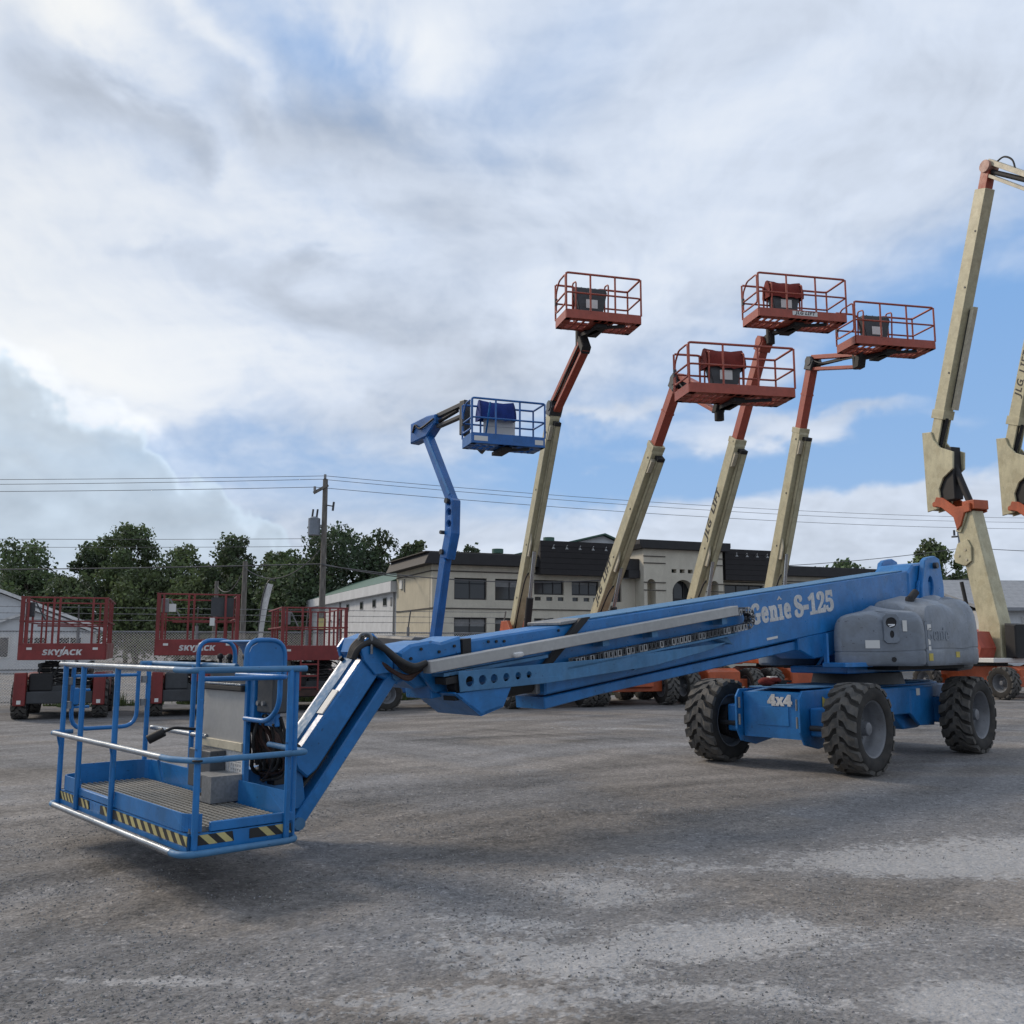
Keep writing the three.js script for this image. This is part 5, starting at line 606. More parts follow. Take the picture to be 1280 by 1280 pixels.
// ---------------------------------------------------------------- red scissor lifts along the fence
function scissorLift(label, at, { W = 2.1, L = 3.1, top = 2.62, lettering = true, ladder = false, board = false, engine = false, deck = 1.27, head = HEAD }) {
  const o = thing('scissor_lift', label, 'scissor lift', [at[0], 0, at[1]], head - Math.PI / 2, 'red scissor lifts parked along the fence');
  const h = W / 2, f = L / 2; // x forward, towards the yard
  for (const [x, z, w] of [[f - 0.5, h - 0.16, farOut], [f - 0.5, -h + 0.16, farIn], [-f + 0.5, h - 0.16, farOut], [-f + 0.5, -h + 0.16, farIn]]) addWheel(w, o, x, 0.42, z, x + z, 0.875);
  mesh('chassis', [box(-f + 0.05, f - 0.12, 0.36, 0.72, -h + 0.36, h - 0.36, 0.02), box(f - 0.14, f - 0.02, 0.34, 0.6, -h + 0.3, h - 0.3, 0.02)], M.dark, o);
  for (const s of [-1, 1]) { const p = mesh('corner_column', box(f - 0.2, f + 0.04, 0.3, 1.0, s * (h - 0.3), s * (h - 0.06), 0.02), M.red, o); mesh('corner_column', box(-f, -f + 0.2, 0.3, 0.95, s * (h - 0.3), s * (h - 0.06), 0.02), M.red, o); mesh('tie_down_plate', box(f + 0.04, f + 0.045, 0.34, 0.42, s * (h - 0.22), s * (h - 0.14)), M.sticker, p); }
  mesh('side_box', prism([[-f + 0.5, 0.4], [f - 0.7, 0.4], [f - 0.6, 0.9], [-f + 0.5, 0.95]], -h + 0.05, -h + 0.4, 0.02), M.red, o); mesh('side_box', prism([[-f + 0.5, 0.4], [f - 0.7, 0.4], [f - 0.6, 0.9], [-f + 0.5, 0.95]], h - 0.4, h - 0.05, 0.02), M.red, o);
  mesh('power_pack', [box(f - 0.3, f - 0.1, 0.6, 0.98, 0.15, h - 0.33, 0.04), box(f - 0.5, f - 0.16, 0.62, 0.8, -0.5, 0.1, 0.02)], engine ? M.dark : M.black, o);
  if (engine) { const c = mesh('engine_panel', box(f - 0.12, f - 0.05, 0.78, 1.15, -0.6, 0.1, 0.01), M.red, o); for (let i = 0; i < 5; i++) for (let j = 0; j < 3; j++) mesh('vent_hole', box(f - 0.05, f - 0.046, 0.84 + j * 0.055, 0.865 + j * 0.055, -0.5 + i * 0.1, -0.46 + i * 0.1), M.black, c); mesh('muffler', rod(V(f - 0.2, 1.15, -0.4), V(f - 0.2, 1.15, 0.2), 0.08, 12), M.black, o); }
  // folded arms
  for (let k = 0; k < 4; k++) for (const s of [-1, 1]) mesh('scissor_arm', bar(V(-f + 0.3, 0.78 + k * 0.11 + (k % 2) * 0.05, s * 0.45), V(f - 0.35, 0.82 + k * 0.11 + ((k + 1) % 2) * 0.05, s * 0.45), 0.06, 0.09), M.dark, o);
  for (let k = 0; k < 4; k++) mesh('cross_tube', rod(V(f - 0.4, 0.82 + k * 0.11, -0.5), V(f - 0.4, 0.82 + k * 0.11, 0.5), 0.04, 8), M.black, o);
  { const r = rng(at[0] * -10 | 0), H = []; for (let k = 0; k < 10; k++) H.push(hoseGeo([[f - 0.2, 0.65 + 0.3 * r(), -0.7 + 1.3 * r()], [f - 0.12, 0.8 + 0.3 * r(), -0.7 + 1.3 * r()], [f - 0.25, 1.0 + 0.25 * r(), -0.6 + 1.1 * r()], [f - 0.35, 1.24, -0.4 + 0.8 * r()]], 0.018, 14, 5)); mesh('hydraulic_hoses', H, M.hose, o); }
  // deck and railing
  const dw = h - 0.1, y0 = deck, y1 = deck + 0.36;
  mesh('deck', box(-f, f - 0.05, y0, y0 + 0.1, -dw + 0.03, dw - 0.03, 0.01), M.dark, o);
  const fb = mesh('toe_panel', box(f - 0.05, f, y0, y1, -dw, dw, 0.012), M.red, o); mesh('toe_panel', box(-f - 0.02, -f + 0.02, y0, y1, -dw, dw, 0.01), M.red, o); for (const s of [-1, 1]) mesh('toe_panel', box(-f, f - 0.05, y0, y1, s * dw - 0.02, s * dw + 0.02, 0.01), M.red, o);
  if (lettering) mesh('lettering', [place(text('SKYJACK', 0.115, { slant: 0.15, fat: 0.004, wide: 1.22, depth: 0.003 }), T(f + 0.001, y0 + 0.15, 0.0).multiply(RY(Math.PI / 2))), prism([[0, 0], [0.04, 0.0], [0.12, 0.2], [0.1, 0.2]], 0, 0.004).applyMatrix4(T(f + 0.001, y0 + 0.09, 0.06).multiply(RY(Math.PI / 2)))], M.white, fb);
  for (const s of [-1, 1]) mesh('decal', box(f + 0.0005, f + 0.003, y0 + 0.22, y0 + 0.27, s * dw * 0.82, s * dw * 0.7), M.sticker, fb);
  const post = (x, z, w = 0.045, a = y1 - 0.02, b = top) => mesh('rail_post', box(x - w / 2, x + w / 2, a, b, z - w / 2, z + w / 2), M.red, o);
  const zs = lettering ? [-dw + 0.03, -dw * 0.66, 0.1, 0.22, dw - 0.14, dw - 0.03] : [-dw + 0.03, -dw * 0.7, -dw * 0.45, 0.12, 0.3, dw - 0.12, dw - 0.03];
  for (const z of zs) { post(f - 0.03, z, Math.abs(z) > dw * 0.9 ? 0.08 : 0.045); if (Math.abs(z) > dw * 0.4) post(-f + 0.03, z * 0.93, 0.04); } for (const s of [-1, 1]) for (const x of [-f * 0.3, f * 0.4]) post(x, s * dw, 0.045);
  const ym = (y1 + top) / 2 - 0.02, rl = (x0, x1, z0, z1, y, t = 0.035) => mesh('guard_rail', box(Math.min(x0, x1) - t / 2, Math.max(x0, x1) + t / 2, y - t / 2, y + t / 2, Math.min(z0, z1) - t / 2, Math.max(z0, z1) + t / 2, 0.006), M.red, o);
  for (const y of [top, ym]) { rl(f - 0.03, f - 0.03, -dw, dw, y); rl(-f + 0.03, -f + 0.03, -dw, dw, y); for (const s of [-1, 1]) rl(-f, f, s * dw, s * dw, y + 0.002); }
  if (lettering) rl(f - 0.12, f - 0.12, -dw * 0.9, dw * 0.6, ym - 0.1);
  mesh('control_box', [box(f - 0.3, f - 0.12, top - 0.42, top - 0.1, dw * 0.72, dw * 0.9, 0.02), bar(V(f - 0.2, top - 0.1, dw * 0.7), V(f - 0.2, top - 0.5, dw * 0.45), 0.03, 0.03)], lettering && !board ? M.dark : M.galv, o);
  if (board) { mesh('back_board', box(f - 0.1, f - 0.08, top - 0.5, top - 0.06, -dw + 0.12, -dw + 0.62), M.dark, o); mesh('paper_notice', box(f - 0.0, f + 0.004, ym - 0.18, ym, -dw * 0.4, -dw * 0.28), M.sticker, o); mesh('paper_notice', box(f - 0.12, f - 0.11, top - 0.4, top - 0.22, dw * 0.55, dw * 0.72), M.sticker, o); }
  if (ladder) { for (const z of [-0.1, 0.32]) mesh('ladder_rail', bar(V(f + 0.02, 0.5, z), V(f + 0.02, y0 + 0.02, z), 0.04, 0.04), M.red, o); for (let k = 0; k < 3; k++) mesh('ladder_rung', box(f, f + 0.04, 0.55 + k * 0.28, 0.585 + k * 0.28, -0.08, 0.3), M.red, o); mesh('step_beam', box(f - 0.1, f + 0.02, 0.36, 0.52, -h + 0.3, h - 0.3, 0.01), M.hoseBrown, o); }
  return o;
}
const nose = (x, z, L = 3.1) => [x - Math.sin(HEAD) * L / 2, z - Math.cos(HEAD) * L / 2];
scissorLift('red scissor lift with white lettering, black power pack showing, seen beside the white gabled house', nose(-9.78, -20.75), { W: 1.92 });
scissorLift('red scissor lift with perforated engine panel and a grey board on its railing', nose(-7.15, -21.65), { top: 2.74, deck: 1.36, board: true, engine: true, W: 1.98 });
scissorLift('red scissor lift without lettering, a small ladder on its end', nose(-4.85, -23.4), { lettering: false, ladder: true, deck: 1.22, top: 2.5, W: 1.8 });
// ---------------------------------------------------------------- buildings
function holedWall(x0, x1, y0, y1, z0, z1, rects, arches = []) {
  const s = new THREE.Shape([[x0, y0], [x1, y0], [x1, y1], [x0, y1]].map((p) => new THREE.Vector2(...p)));
  for (const [a, b, c, d] of rects) s.holes.push(new THREE.Path([[a, c], [a, d], [b, d], [b, c]].map((p) => new THREE.Vector2(...p))));
  for (const [a, b, c, d] of arches) { const p = new THREE.Path(), r = (b - a) / 2; p.moveTo(a, c); p.lineTo(a, d - r); p.absarc((a + b) / 2, d - r, r, Math.PI, 0, true); p.lineTo(b, c); p.closePath(); s.holes.push(p); }
  return new THREE.ExtrudeGeometry(s, { depth: z1 - z0, bevelEnabled: false, curveSegments: 10 }).translate(0, 0, z0);
}
const KX = -3.8, KZ = -45, KT = 22.5 * D2R;
function glazed(parent, [a, b, c, d], z, { bars = 1, blind = 0, rail = 0 } = {}) { // a window set back in its opening
  const w = sub('window', parent), t = 0.07; mesh('frame', [box(a, b, d - t, d, z, z + 0.06), box(a, b, c, c + t, z, z + 0.06), box(a, a + t, c + t, d - t, z, z + 0.06), box(b - t, b, c + t, d - t, z, z + 0.06), ...[...Array(bars).keys()].map((i) => { const x = mix(a, b, (i + 1) / (bars + 1)); return box(x - 0.025, x + 0.025, c + t, d - t, z + 0.005, z + 0.055); })], M.frameDark, w);
  mesh('pane', box(a + t * 0.5, b - t * 0.5, c + t * 0.5, d - t * 0.5, z + 0.02, z + 0.03), M.glass, w); if (blind) mesh('blind', box(a + t, b - t, mix(d - t, c + t, blind), d - t, z + 0.032, z + 0.04), M.blind, w); return w;
}
{
  const B = thing('office_building', 'beige two-storey office building with dark fascia and two black sign boards', 'building', [KX, 0, KZ], KT);
  const up = [[1.11, 2.79, 3.75, 4.8], [3.22, 4.84, 3.75, 4.8], [5.3, 6.95, 4.07, 4.8], [7.38, 8.94, 4.07, 4.8], [9.35, 10.24, 3.78, 4.7]], low = [[1.11, 2.79, 1.9, 2.89], [3.22, 4.84, 1.9, 2.89], [5.3, 6.95, 1.9, 2.89], [7.38, 8.94, 1.9, 2.89], [9.35, 10.24, 0.1, 2.6]], small = [5.34, 5.97, 6.6, 7.42, 8.05, 8.6].map((x) => [x, x + 0.33, 3.77, 3.96]);
  mesh('front_wall', holedWall(0, 11.05, 0, 5.4, -0.3, 0, [...up, ...low, ...small]), M.stuccoGrey, B);
  up.forEach((r, i) => glazed(B, r, -0.2, { bars: i < 2 ? 1 : 2, blind: [0, 0.35, 0, 0.2, 0][i] })); low.forEach((r, i) => glazed(B, r, -0.2, { bars: 1, blind: [0.4, 0.25, 0.3, 0, 0][i] })); small.forEach((r) => mesh('small_pane', box(...r, -0.16, -0.1), M.glass, B));
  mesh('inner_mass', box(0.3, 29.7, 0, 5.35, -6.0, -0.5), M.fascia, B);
  mesh('side_wall', box(-0.02, 0.29, 0, 5.4, -6.2, -0.31), M.stucco, B);
  for (const y of [5.08, 3.3]) mesh('trim_band', [box(0.0, 11.0, y, y + 0.05, 0.002, 0.05), box(-0.07, -0.022, y, y + 0.05, -6.1, 0.05)], M.trim, B);
  mesh('fascia', prism([[-0.55, 5.4], [11.05, 5.4], [11.05, 5.95], [-0.3, 5.95]], -6.5, 0.5, 0.02), M.fascia, B); mesh('roof_edge', box(-0.5, 11.05, 5.955, 6.0, -6.4, 0.45), M.trim, B);
  mesh('wall_box', box(-0.1, -0.021, 4.5, 4.95, -5.4, -4.95), M.sticker, B); mesh('conduit', [bar(V(-0.05, 5.0, -4.6), V(-0.05, 4.3, -4.6), 0.04, 0.04)], M.galv, B);
  // sign boards, made of boards, with gooseneck lamps
  const sign = (a, b, n, lamps) => { const s = sub('sign_board', B); for (let i = 0; i < n; i++) mesh('board', box(a, b, 5.04 + i * 1.68 / n, 5.04 + (i + 1) * 1.68 / n - 0.012, 0.52, 0.72 + (i % 2) * 0.004), M.signBoard, s); mesh('sign_back', box(a + 0.05, b - 0.05, 5.06, 6.68, 0.03, 0.52), M.fascia, s); for (let i = 0; i < lamps; i++) { const x = mix(a, b, (i + 0.9) / (lamps + 0.8)); mesh('gooseneck_lamp', [tube([[x, 6.36, 0.73], [x, 6.5, 0.95], [x - 0.12, 6.42, 1.1]], 0.022, 0.08, 6), new THREE.ConeGeometry(0.09, 0.13, 10).translate(x - 0.13, 6.33, 1.12)], M.galv, s); } };
  sign(5.33, 9.56, 6, 5); sign(16.2, 19.4, 6, 4);
  // entrance tower
  mesh('tower_wall', holedWall(11.06, 15.9, 0, 6.5, 0.3, 0.9, [[12.72, 13.02, 5.3, 5.5], [13.22, 13.52, 5.3, 5.5], [13.72, 14.02, 5.3, 5.5]], [[12.75, 14.1, 0.1, 4.95], [11.25, 11.75, 0.6, 4.95], [15.1, 15.6, 0.6, 4.95]]), M.stuccoGrey, B); mesh('tower_side', [box(11.06, 11.36, 0, 6.5, -3, 0.295), box(15.6, 15.9, 0, 6.5, -3, 0.295)], M.stuccoGrey, B);
  for (const x of [12.72, 13.22, 13.72]) mesh('small_pane', box(x, x + 0.3, 5.3, 5.5, 0.55, 0.6), M.glass, B); const door = sub('entrance', B); mesh('pane', box(12.4, 14.4, 0.1, 5.0, 0.34, 0.36), M.glass, door); mesh('frame', [box(12.4, 14.4, 2.5, 2.62, 0.36, 0.44), box(12.4, 14.4, 3.9, 4.0, 0.36, 0.44), box(13.06, 13.12, 0.1, 4.9, 0.36, 0.42), box(13.7, 13.76, 0.1, 4.9, 0.36, 0.42)], M.frameDark, door);
  mesh('niche_back', box(11.2, 15.7, 0, 5.1, 0.31, 0.335), M.stucco, B);
  for (const y of [4.35, 4.75, 5.75, 6.1]) mesh('trim_band', box(11.03, 12.35, y, y + 0.045, 0.905, 0.94), M.trim, B); for (const y of [4.35, 4.75, 5.75, 6.1]) mesh('trim_band', box(14.45, 15.93, y, y + 0.045, 0.905, 0.94), M.trim, B);
  mesh('tower_cap', prism([[10.8, 6.5], [16.15, 6.5], [16.25, 6.72], [16.25, 6.95], [10.7, 6.95], [10.7, 6.72]], -3.2, 1.2, 0.02), M.fascia, B);
  mesh('side_awning', [prism([[0, 0], [0.9, 0], [0.9, 0.12], [0, 0.55]], 10.3, 11.0).applyMatrix4(T(0, 4.75, 0.01).multiply(RY(-Math.PI / 2)).multiply(T(0, 0, -21.3)))].slice(0, 0).concat(box(10.35, 11.0, 5.0, 5.4, 0.02, 0.6)), M.fascia, B);
  const rw = [[16.6, 19.2, 3.9, 4.85], [20.2, 22.4, 3.9, 4.85], [23.4, 25.6, 3.9, 4.85]]; mesh('front_wall', holedWall(15.91, 30, 0, 5.4, -0.3, 0, rw), M.stuccoGrey, B); rw.forEach((r) => glazed(B, r, -0.2, { bars: 2 }));
  mesh('fascia', box(15.95, 30.4, 5.4, 5.95, -6.5, 0.5, 0.02), M.fascia, B); for (const y of [5.08, 4.95]) mesh('trim_band', box(15.95, 30, y, y + 0.05, 0.002, 0.05), M.trim, B);
  // the gabled roof at the back, with ventilators
  mesh('gable_wall', prism([[4.5, 5.9], [19, 5.9], [13.2, 8.15]], -14, -7.5), M.siding, B); const rf = mesh('gable_roof', [prism([[4.0, 5.85], [13.2, 8.18], [13.2, 8.28], [3.9, 5.95]], -14, -7.2), prism([[13.2, 8.18], [19.5, 5.85], [19.6, 5.95], [13.2, 8.28]], -14, -7.2)], M.greenRoof, B);
  for (const [x, y] of [[9.9, 7.42], [6.6, 6.6]]) mesh('ventilator', [rod(V(x, y, -8.2), V(x, y + 0.35, -8.2), 0.14, 10), rod(V(x, y + 0.3, -8.2), V(x, y + 0.55, -8.2), 0.34, 12)], M.greenRoof, rf); mesh('ventilator', rod(V(7.2, 6.9, -3), V(7.2, 6.0, -3), 0.2, 10), M.fascia, rf);
}
{
  const B = thing('white_warehouse', 'long white metal-sided warehouse with green roof behind the utility pole', 'building', [KX, 0, KZ], KT);
  const pan = []; for (let z = -33.5; z < -6.3; z += 0.9) mesh('siding_panel', box(0.0, 0.06, 0, 4.4, z + 0.012, z + 0.9 - 0.012), M.siding, B);
  mesh('core', box(0.062, 9, 0, 4.5, -33.4, -6.3), M.siding, B); mesh('downpipe', box(-0.12, -0.03, 0, 4.4, -6.55, -6.45), M.galv, B); mesh('downpipe', box(-0.12, -0.03, 0, 4.4, -20.05, -19.95), M.galv, B); mesh('eave_board', box(-0.35, 0.3, 4.4, 4.98, -33.8, -6.22, 0.02), M.siding, B);
  mesh('roof', prism([[-0.34, 4.99], [3.6, 6.5], [9.2, 4.6], [9.2, 4.45], [3.6, 6.3], [0.2, 4.985]], -33.7, -6.23), M.greenRoof, B);
  for (const z of [-8.6, -11.0, -14.1, -17.9]) { const w = sub('window', B); mesh('frame', box(-0.03, -0.002, 3.72, 4.22, z - 0.4, z + 0.4), M.galv, w); mesh('pane', box(-0.036, -0.031, 3.78, 4.16, z - 0.33, z - 0.02), M.glass, w); mesh('pane', box(-0.036, -0.031, 3.78, 4.16, z + 0.02, z + 0.33), M.glass, w); } mesh('vent_grille', box(-0.04, -0.002, 3.7, 4.15, -7.4, -7.1), M.galv, B);
  for (const z of [-20, -23, -26]) mesh('wall_lamp', [box(-0.14, -0.002, 3.2, 3.3, z - 0.06, z + 0.06), box(-0.2, -0.1, 2.9, 3.2, z - 0.05, z + 0.05)], M.dark, B);
}
{
  const H = thing('white_house', 'white gabled house beyond the fence, behind the first red scissor lift', 'house', [-30.3, 0, -56], 0.5);
  mesh('wall', prism([[-5.4, 0], [5.4, 0], [5.4, 2.5], [0, 4.6], [-5.4, 2.5]], -9, 0), M.siding, H); mesh('roof', [prism([[0, 4.66], [5.9, 2.36], [5.9, 2.56], [0, 4.86], [-5.9, 2.56], [-5.9, 2.36]], -9.3, 0.35)], M.white, H);
  mesh('porch_wall', prism([[-1.2, 0], [5.0, 0], [5.0, 2.3], [1.9, 3.5], [-1.2, 2.3]], 0.02, 1.6), M.siding, H); mesh('porch_roof', prism([[1.9, 3.54], [5.4, 2.2], [5.4, 2.36], [1.9, 3.7], [-1.6, 2.36], [-1.6, 2.2]], 0.4, 1.9), M.white, H);
  for (const [a, b, c, d, z] of [[-0.6, 0.6, 0.9, 2.0, 1.61], [1.3, 2.5, 0.9, 2.0, 1.61], [3.2, 4.4, 0.9, 2.0, 1.61], [-3.6, -2.2, 0.9, 2.0, 0.01], [-5.0, -4.2, 0.9, 2.0, 0.01]]) { const w = sub('window', H); mesh('frame', [box(a, b, d, d + 0.08, z, z + 0.05), box(a, b, c - 0.08, c, z, z + 0.05), box(a - 0.08, a, c - 0.08, d + 0.08, z, z + 0.05), box(b, b + 0.08, c - 0.08, d + 0.08, z, z + 0.05), box((a + b) / 2 - 0.03, (a + b) / 2 + 0.03, c, d, z, z + 0.05)], M.white, w); mesh('pane', box(a, b, c, d, z, z + 0.02), M.glass, w); }
}
{
  const H = thing('metal_roof_shed', 'low building with pale metal roof behind the tall articulating lifts', 'building', [37.2, 0, -67], 0.1);
  mesh('wall', box(-9, 22, 0, 3.7, -8, 8), M.siding, H); mesh('roof', prism([[-8.6, 3.65], [0, 5.9], [8.6, 3.65], [8.6, 3.85], [0, 6.1], [-8.6, 3.85]], -9.6, 22.6).applyMatrix4(RY(Math.PI / 2)), M.greyRoof, H);
  for (const x of [-6, -1, 3.2, 8]) { const w = sub('window', H); mesh('frame', box(x - 0.7, x + 0.7, 2.2, 3.3, 8.001, 8.06), M.white, w); mesh('pane', box(x - 0.6, x + 0.6, 2.3, 3.2, 8.061, 8.08), M.glass, w); }
}

// ---------------------------------------------------------------- chain-link fence
{
  const F = thing('chain_link_fence', 'galvanised chain-link fence topped with barbed wire, behind the red scissor lifts', 'fence', [-17.2, 0, -23.3], HEAD);
  const len = 18, h = 1.95;
  for (let x = 0; x <= len; x += 3) { const p = mesh('post', rod(V(x, 0, 0), V(x, 2.12, 0), 0.042, 8), M.galv, F); mesh('barb_arm', bar(V(x, 2.1, 0), V(x, 2.62, 0.28), 0.035, 0.03), M.galv, p); }
  for (const y of [h, 0.95, 0.12]) mesh('rail', rod(V(0, y, 0), V(len, y, 0), y > 0.5 ? 0.024 : 0.012, 6), M.galv, F);
  for (const [y, z] of [[2.25, 0.08], [2.42, 0.17], [2.58, 0.26]]) mesh('barbed_strand', [rod(V(0, y, z), V(len, y, z), 0.008, 5), ...[...Array(60).keys()].map((i) => bar(V(i * 0.3 + 0.1, y - 0.025, z), V(i * 0.3 + 0.13, y + 0.03, z + 0.01), 0.006, 0.006))], M.galv, F);
  for (const [a, b] of [[0, 3], [9, 12], [15, 18]]) mesh('brace', bar(V(a, 0.95, 0.02), V(b, 0.1, 0.02), 0.03, 0.03), M.galv, F);
  const g = [], s = 0.075; for (let i = -Math.ceil(h / s); i < len / s; i++) for (const d of [1, -1]) { let x0 = i * s, x1 = x0 + h, y0 = 0.05, y1 = h; if (x0 < 0) { y0 += -x0; x0 = 0; } if (x1 > len) { y1 -= x1 - len; x1 = len; } if (y1 <= y0) continue; const A = d > 0 ? V(x0, y0, 0.028) : V(len - x0, y0, 0.033), B = d > 0 ? V(x1, y1, 0.028) : V(len - x1, y1, 0.033); g.push(rod(A, B, 0.005, 3)); }
  mesh('wire_mesh', g, M.fenceWire, F).userData.kind = 'stuff';
}
// ---------------------------------------------------------------- poles and wires
function pole(name, label, [x, z], h, r0, parts) { const p = thing(name, label, 'pole', [x, 0, z], 0, 'wooden utility poles'); mesh('shaft', rod(V(0, 0, 0), V(0, h, 0), r0, 10, r0 * 0.72), M.wood, p); parts?.(p); return p; }
pole('utility_pole', 'tall wooden utility pole carrying a grey transformer, in front of the white warehouse', [-8.42, -42], 9.0, 0.155, (p) => {
  mesh('crossarm', [bar(V(-0.5, 8.35, 0.1), V(0.15, 8.72, 0.1), 0.1, 0.12)], M.wood, p); for (const [x, y] of [[-0.45, 8.45], [0.0, 9.0]]) mesh('insulator', [rod(V(x, y, 0.1), V(x, y + 0.2, 0.1), 0.06, 8)], M.galv, p);
  const t = mesh('transformer', [rod(V(-0.44, 6.45, 0.05), V(-0.44, 7.2, 0.05), 0.27, 16), rod(V(-0.44, 7.2, 0.05), V(-0.44, 7.28, 0.05), 0.24, 16, 0.12)], M.hood, p); for (const dx of [-0.1, 0.1]) mesh('bushing', rod(V(-0.44 + dx, 7.25, 0.05), V(-0.4 + dx, 7.62, 0.05), 0.045, 8), M.dark, t); mesh('bracket', box(-0.3, -0.1, 6.8, 6.92, 0.0, 0.1), M.galv, p);
  mesh('cutout_switch', [rod(V(0.38, 7.55, 0.08), V(0.42, 7.95, 0.08), 0.05, 8), bar(V(0.1, 7.8, 0.08), V(0.4, 7.75, 0.08), 0.05, 0.05)], M.dark, p); mesh('marker_band', new THREE.CylinderGeometry(0.2, 0.2, 0.5, 10).translate(0, 2.5, 0), M.paleYellow, p); });
pole('utility_pole', 'thin wooden pole in the trees left of the feather banner', [-12.6, -44.5], 5.5, 0.15);
pole('utility_pole', 'short wooden pole stub rising behind the second red scissor lift', [-15.0, -48], 4.8, 0.13);
pole('utility_pole', 'wooden pole with transformer seen between the grey engine cover and the tall articulating lift', [33.45, -68.6], 10.0, 0.2, (p) => { const t = mesh('transformer', rod(V(-0.5, 8.7, 0.1), V(-0.5, 9.9, 0.1), 0.38, 14), M.hood, p); mesh('crossarm', bar(V(-1.3, 9.4, 0), V(1.0, 9.55, 0), 0.12, 0.12), M.wood, p); for (const x of [-1.1, -0.8, 0.6]) mesh('insulator', rod(V(x, 9.5, 0), V(x, 9.9, 0), 0.08, 8), M.dark, p); });
function sag(a, b, d, n = 24) { const P = []; for (let i = 0; i <= n; i++) { const t = i / n; P.push(V(mix(a[0], b[0], t), mix(a[1], b[1], t) - d * 4 * t * (1 - t), mix(a[2], b[2], t))); } return P; }
const wire = (label, pts, r, group = 'overhead wires') => single('overhead_wire', label, 'wire', pts.map((p) => sweep(p, r, 5)), M.wire, group);
const E0 = [-60, 9.2, -40], E1 = [62, 12.4, -78];
wire('thin power wire running over the top of the transformer pole', [sag(E0, [-8.42, 9.15, -42], 0.35), sag([-8.42, 9.15, -42], E1, 1.0)], 0.012);
wire('thin power wire running over the top of the transformer pole', [sag([-60, 9.0, -40.2], [-8.6, 8.98, -41.9], 0.4), sag([-8.6, 8.98, -41.9], [62, 12.1, -78.2], 1.05)], 0.012);
wire('power wire fixed to the slanted crossarm of the transformer pole', [sag([-60, 8.7, -39.8], [-8.87, 8.62, -41.9], 0.4), sag([-8.87, 8.62, -41.9], [62, 11.5, -78], 1.0)], 0.013);
wire('thick dark telephone cable strung low across the trees and past the beige building', [sag([-60, 5.4, -40], [-8.42, 5.15, -41.8], 0.45), sag([-8.42, 5.15, -41.8], [-3.85, 5.0, -49.4], 0.15), sag([-8.42, 5.1, -41.8], [7.0, 5.1, -49.0], 0.5)], 0.026);
wire('pair wire strung at tree-top height left of the transformer pole', [sag([-60, 6.9, -40.3], [-8.5, 6.3, -42], 0.3)], 0.011);
wire('pair wire strung at tree-top height left of the transformer pole', [sag([-60, 6.5, -40.1], [-8.5, 5.95, -42], 0.3)], 0.011);
wire('slack drop cable hanging from the transformer pole to the thin pole', [sag([-8.5, 5.9, -42], [-12.6, 5.2, -44.4], 0.9), sag([-12.6, 5.2, -44.4], [-15, 4.6, -48], 0.7)], 0.022);
wire('wire crossing the sky behind the pivot of the blue boom', [sag([14, 6.9, -66], [33, 8.6, -68.5], 0.3), sag([33, 8.6, -68.5], [62, 8.8, -72], 0.4)], 0.025);
wire('dark low cable running past the transformer of the right-hand wooden pole', [sag([24, 5.6, -66], [33, 6.3, -68.5], 0.15), sag([33, 6.3, -68.5], [62, 5.6, -70], 0.6)], 0.05);

// ---------------------------------------------------------------- trees
const leafGeo = (n, seed, lobes, size) => { // many small leaf-clump faces spread through the lobes
  const r = rng(seed), treeTone = 0.75 + 0.55 * h2(seed * 7, 3), treeHue = h2(seed * 5, 9), pos = new Float32Array(n * 12), nor = new Float32Array(n * 12), col = new Float32Array(n * 12), idx = new Uint32Array(n * 6); const tot = lobes.reduce((s, l) => s + l[3] ** 2, 0);
  let k = 0; const a = V(), b = V(), c = V();
  for (const [x, y, z, R] of lobes) { const m = Math.round(n * R * R / tot), tone = treeTone * (0.75 + 0.5 * r());
    for (let i = 0; i < m && k < n; i++, k++) { const u = r() * 2 - 1, t = r() * 6.283, q = Math.sqrt(1 - u * u), rad = R * (0.4 + 0.75 * r() ** 0.7) * (0.6 + 0.8 * vnoise(u * 4 + seed, t * 2.5 + x)); c.set(q * Math.cos(t), u * 0.85, q * Math.sin(t)); const px = x + c.x * rad, py = y + c.y * rad, pz = z + c.z * rad; a.set(r() - 0.5, r() - 0.5, r() - 0.5).normalize(); b.set(r() - 0.5, r() - 0.5, r() - 0.5).cross(a).normalize(); const s = size * (0.5 + 0.9 * r()), s2 = s * (0.4 + 0.4 * r()); const nn = a.clone().cross(b); const cc = tone * (0.6 + 0.8 * r()), yl = 0.5 * r() + 1.1 * treeHue;
      [[-s, 0], [0, -s2], [s, 0], [0, s2]].forEach(([p, w], j) => { const o = (k * 4 + j) * 3; pos[o] = px + a.x * p + b.x * w; pos[o + 1] = py + a.y * p + b.y * w; pos[o + 2] = pz + a.z * p + b.z * w; nor[o] = nn.x; nor[o + 1] = nn.y; nor[o + 2] = nn.z; col[o] = (0.045 + 0.028 * yl) * cc; col[o + 1] = (0.082 + 0.022 * yl) * cc; col[o + 2] = 0.038 * cc; }); idx.set([k * 4, k * 4 + 1, k * 4 + 2, k * 4, k * 4 + 2, k * 4 + 3], k * 6); } }
  const g = new THREE.BufferGeometry(); g.setAttribute('position', new THREE.BufferAttribute(pos, 3)); g.setAttribute('normal', new THREE.BufferAttribute(nor, 3)); g.setAttribute('color', new THREE.BufferAttribute(col, 3)); g.setIndex(new THREE.BufferAttribute(idx.slice(0, k * 6), 1)); return g;
};
const leafMat = new THREE.MeshPhysicalMaterial({ vertexColors: true, roughness: 1, side: THREE.DoubleSide, transmission: 0.3, thickness: 0 });
let treeSeed = 100;
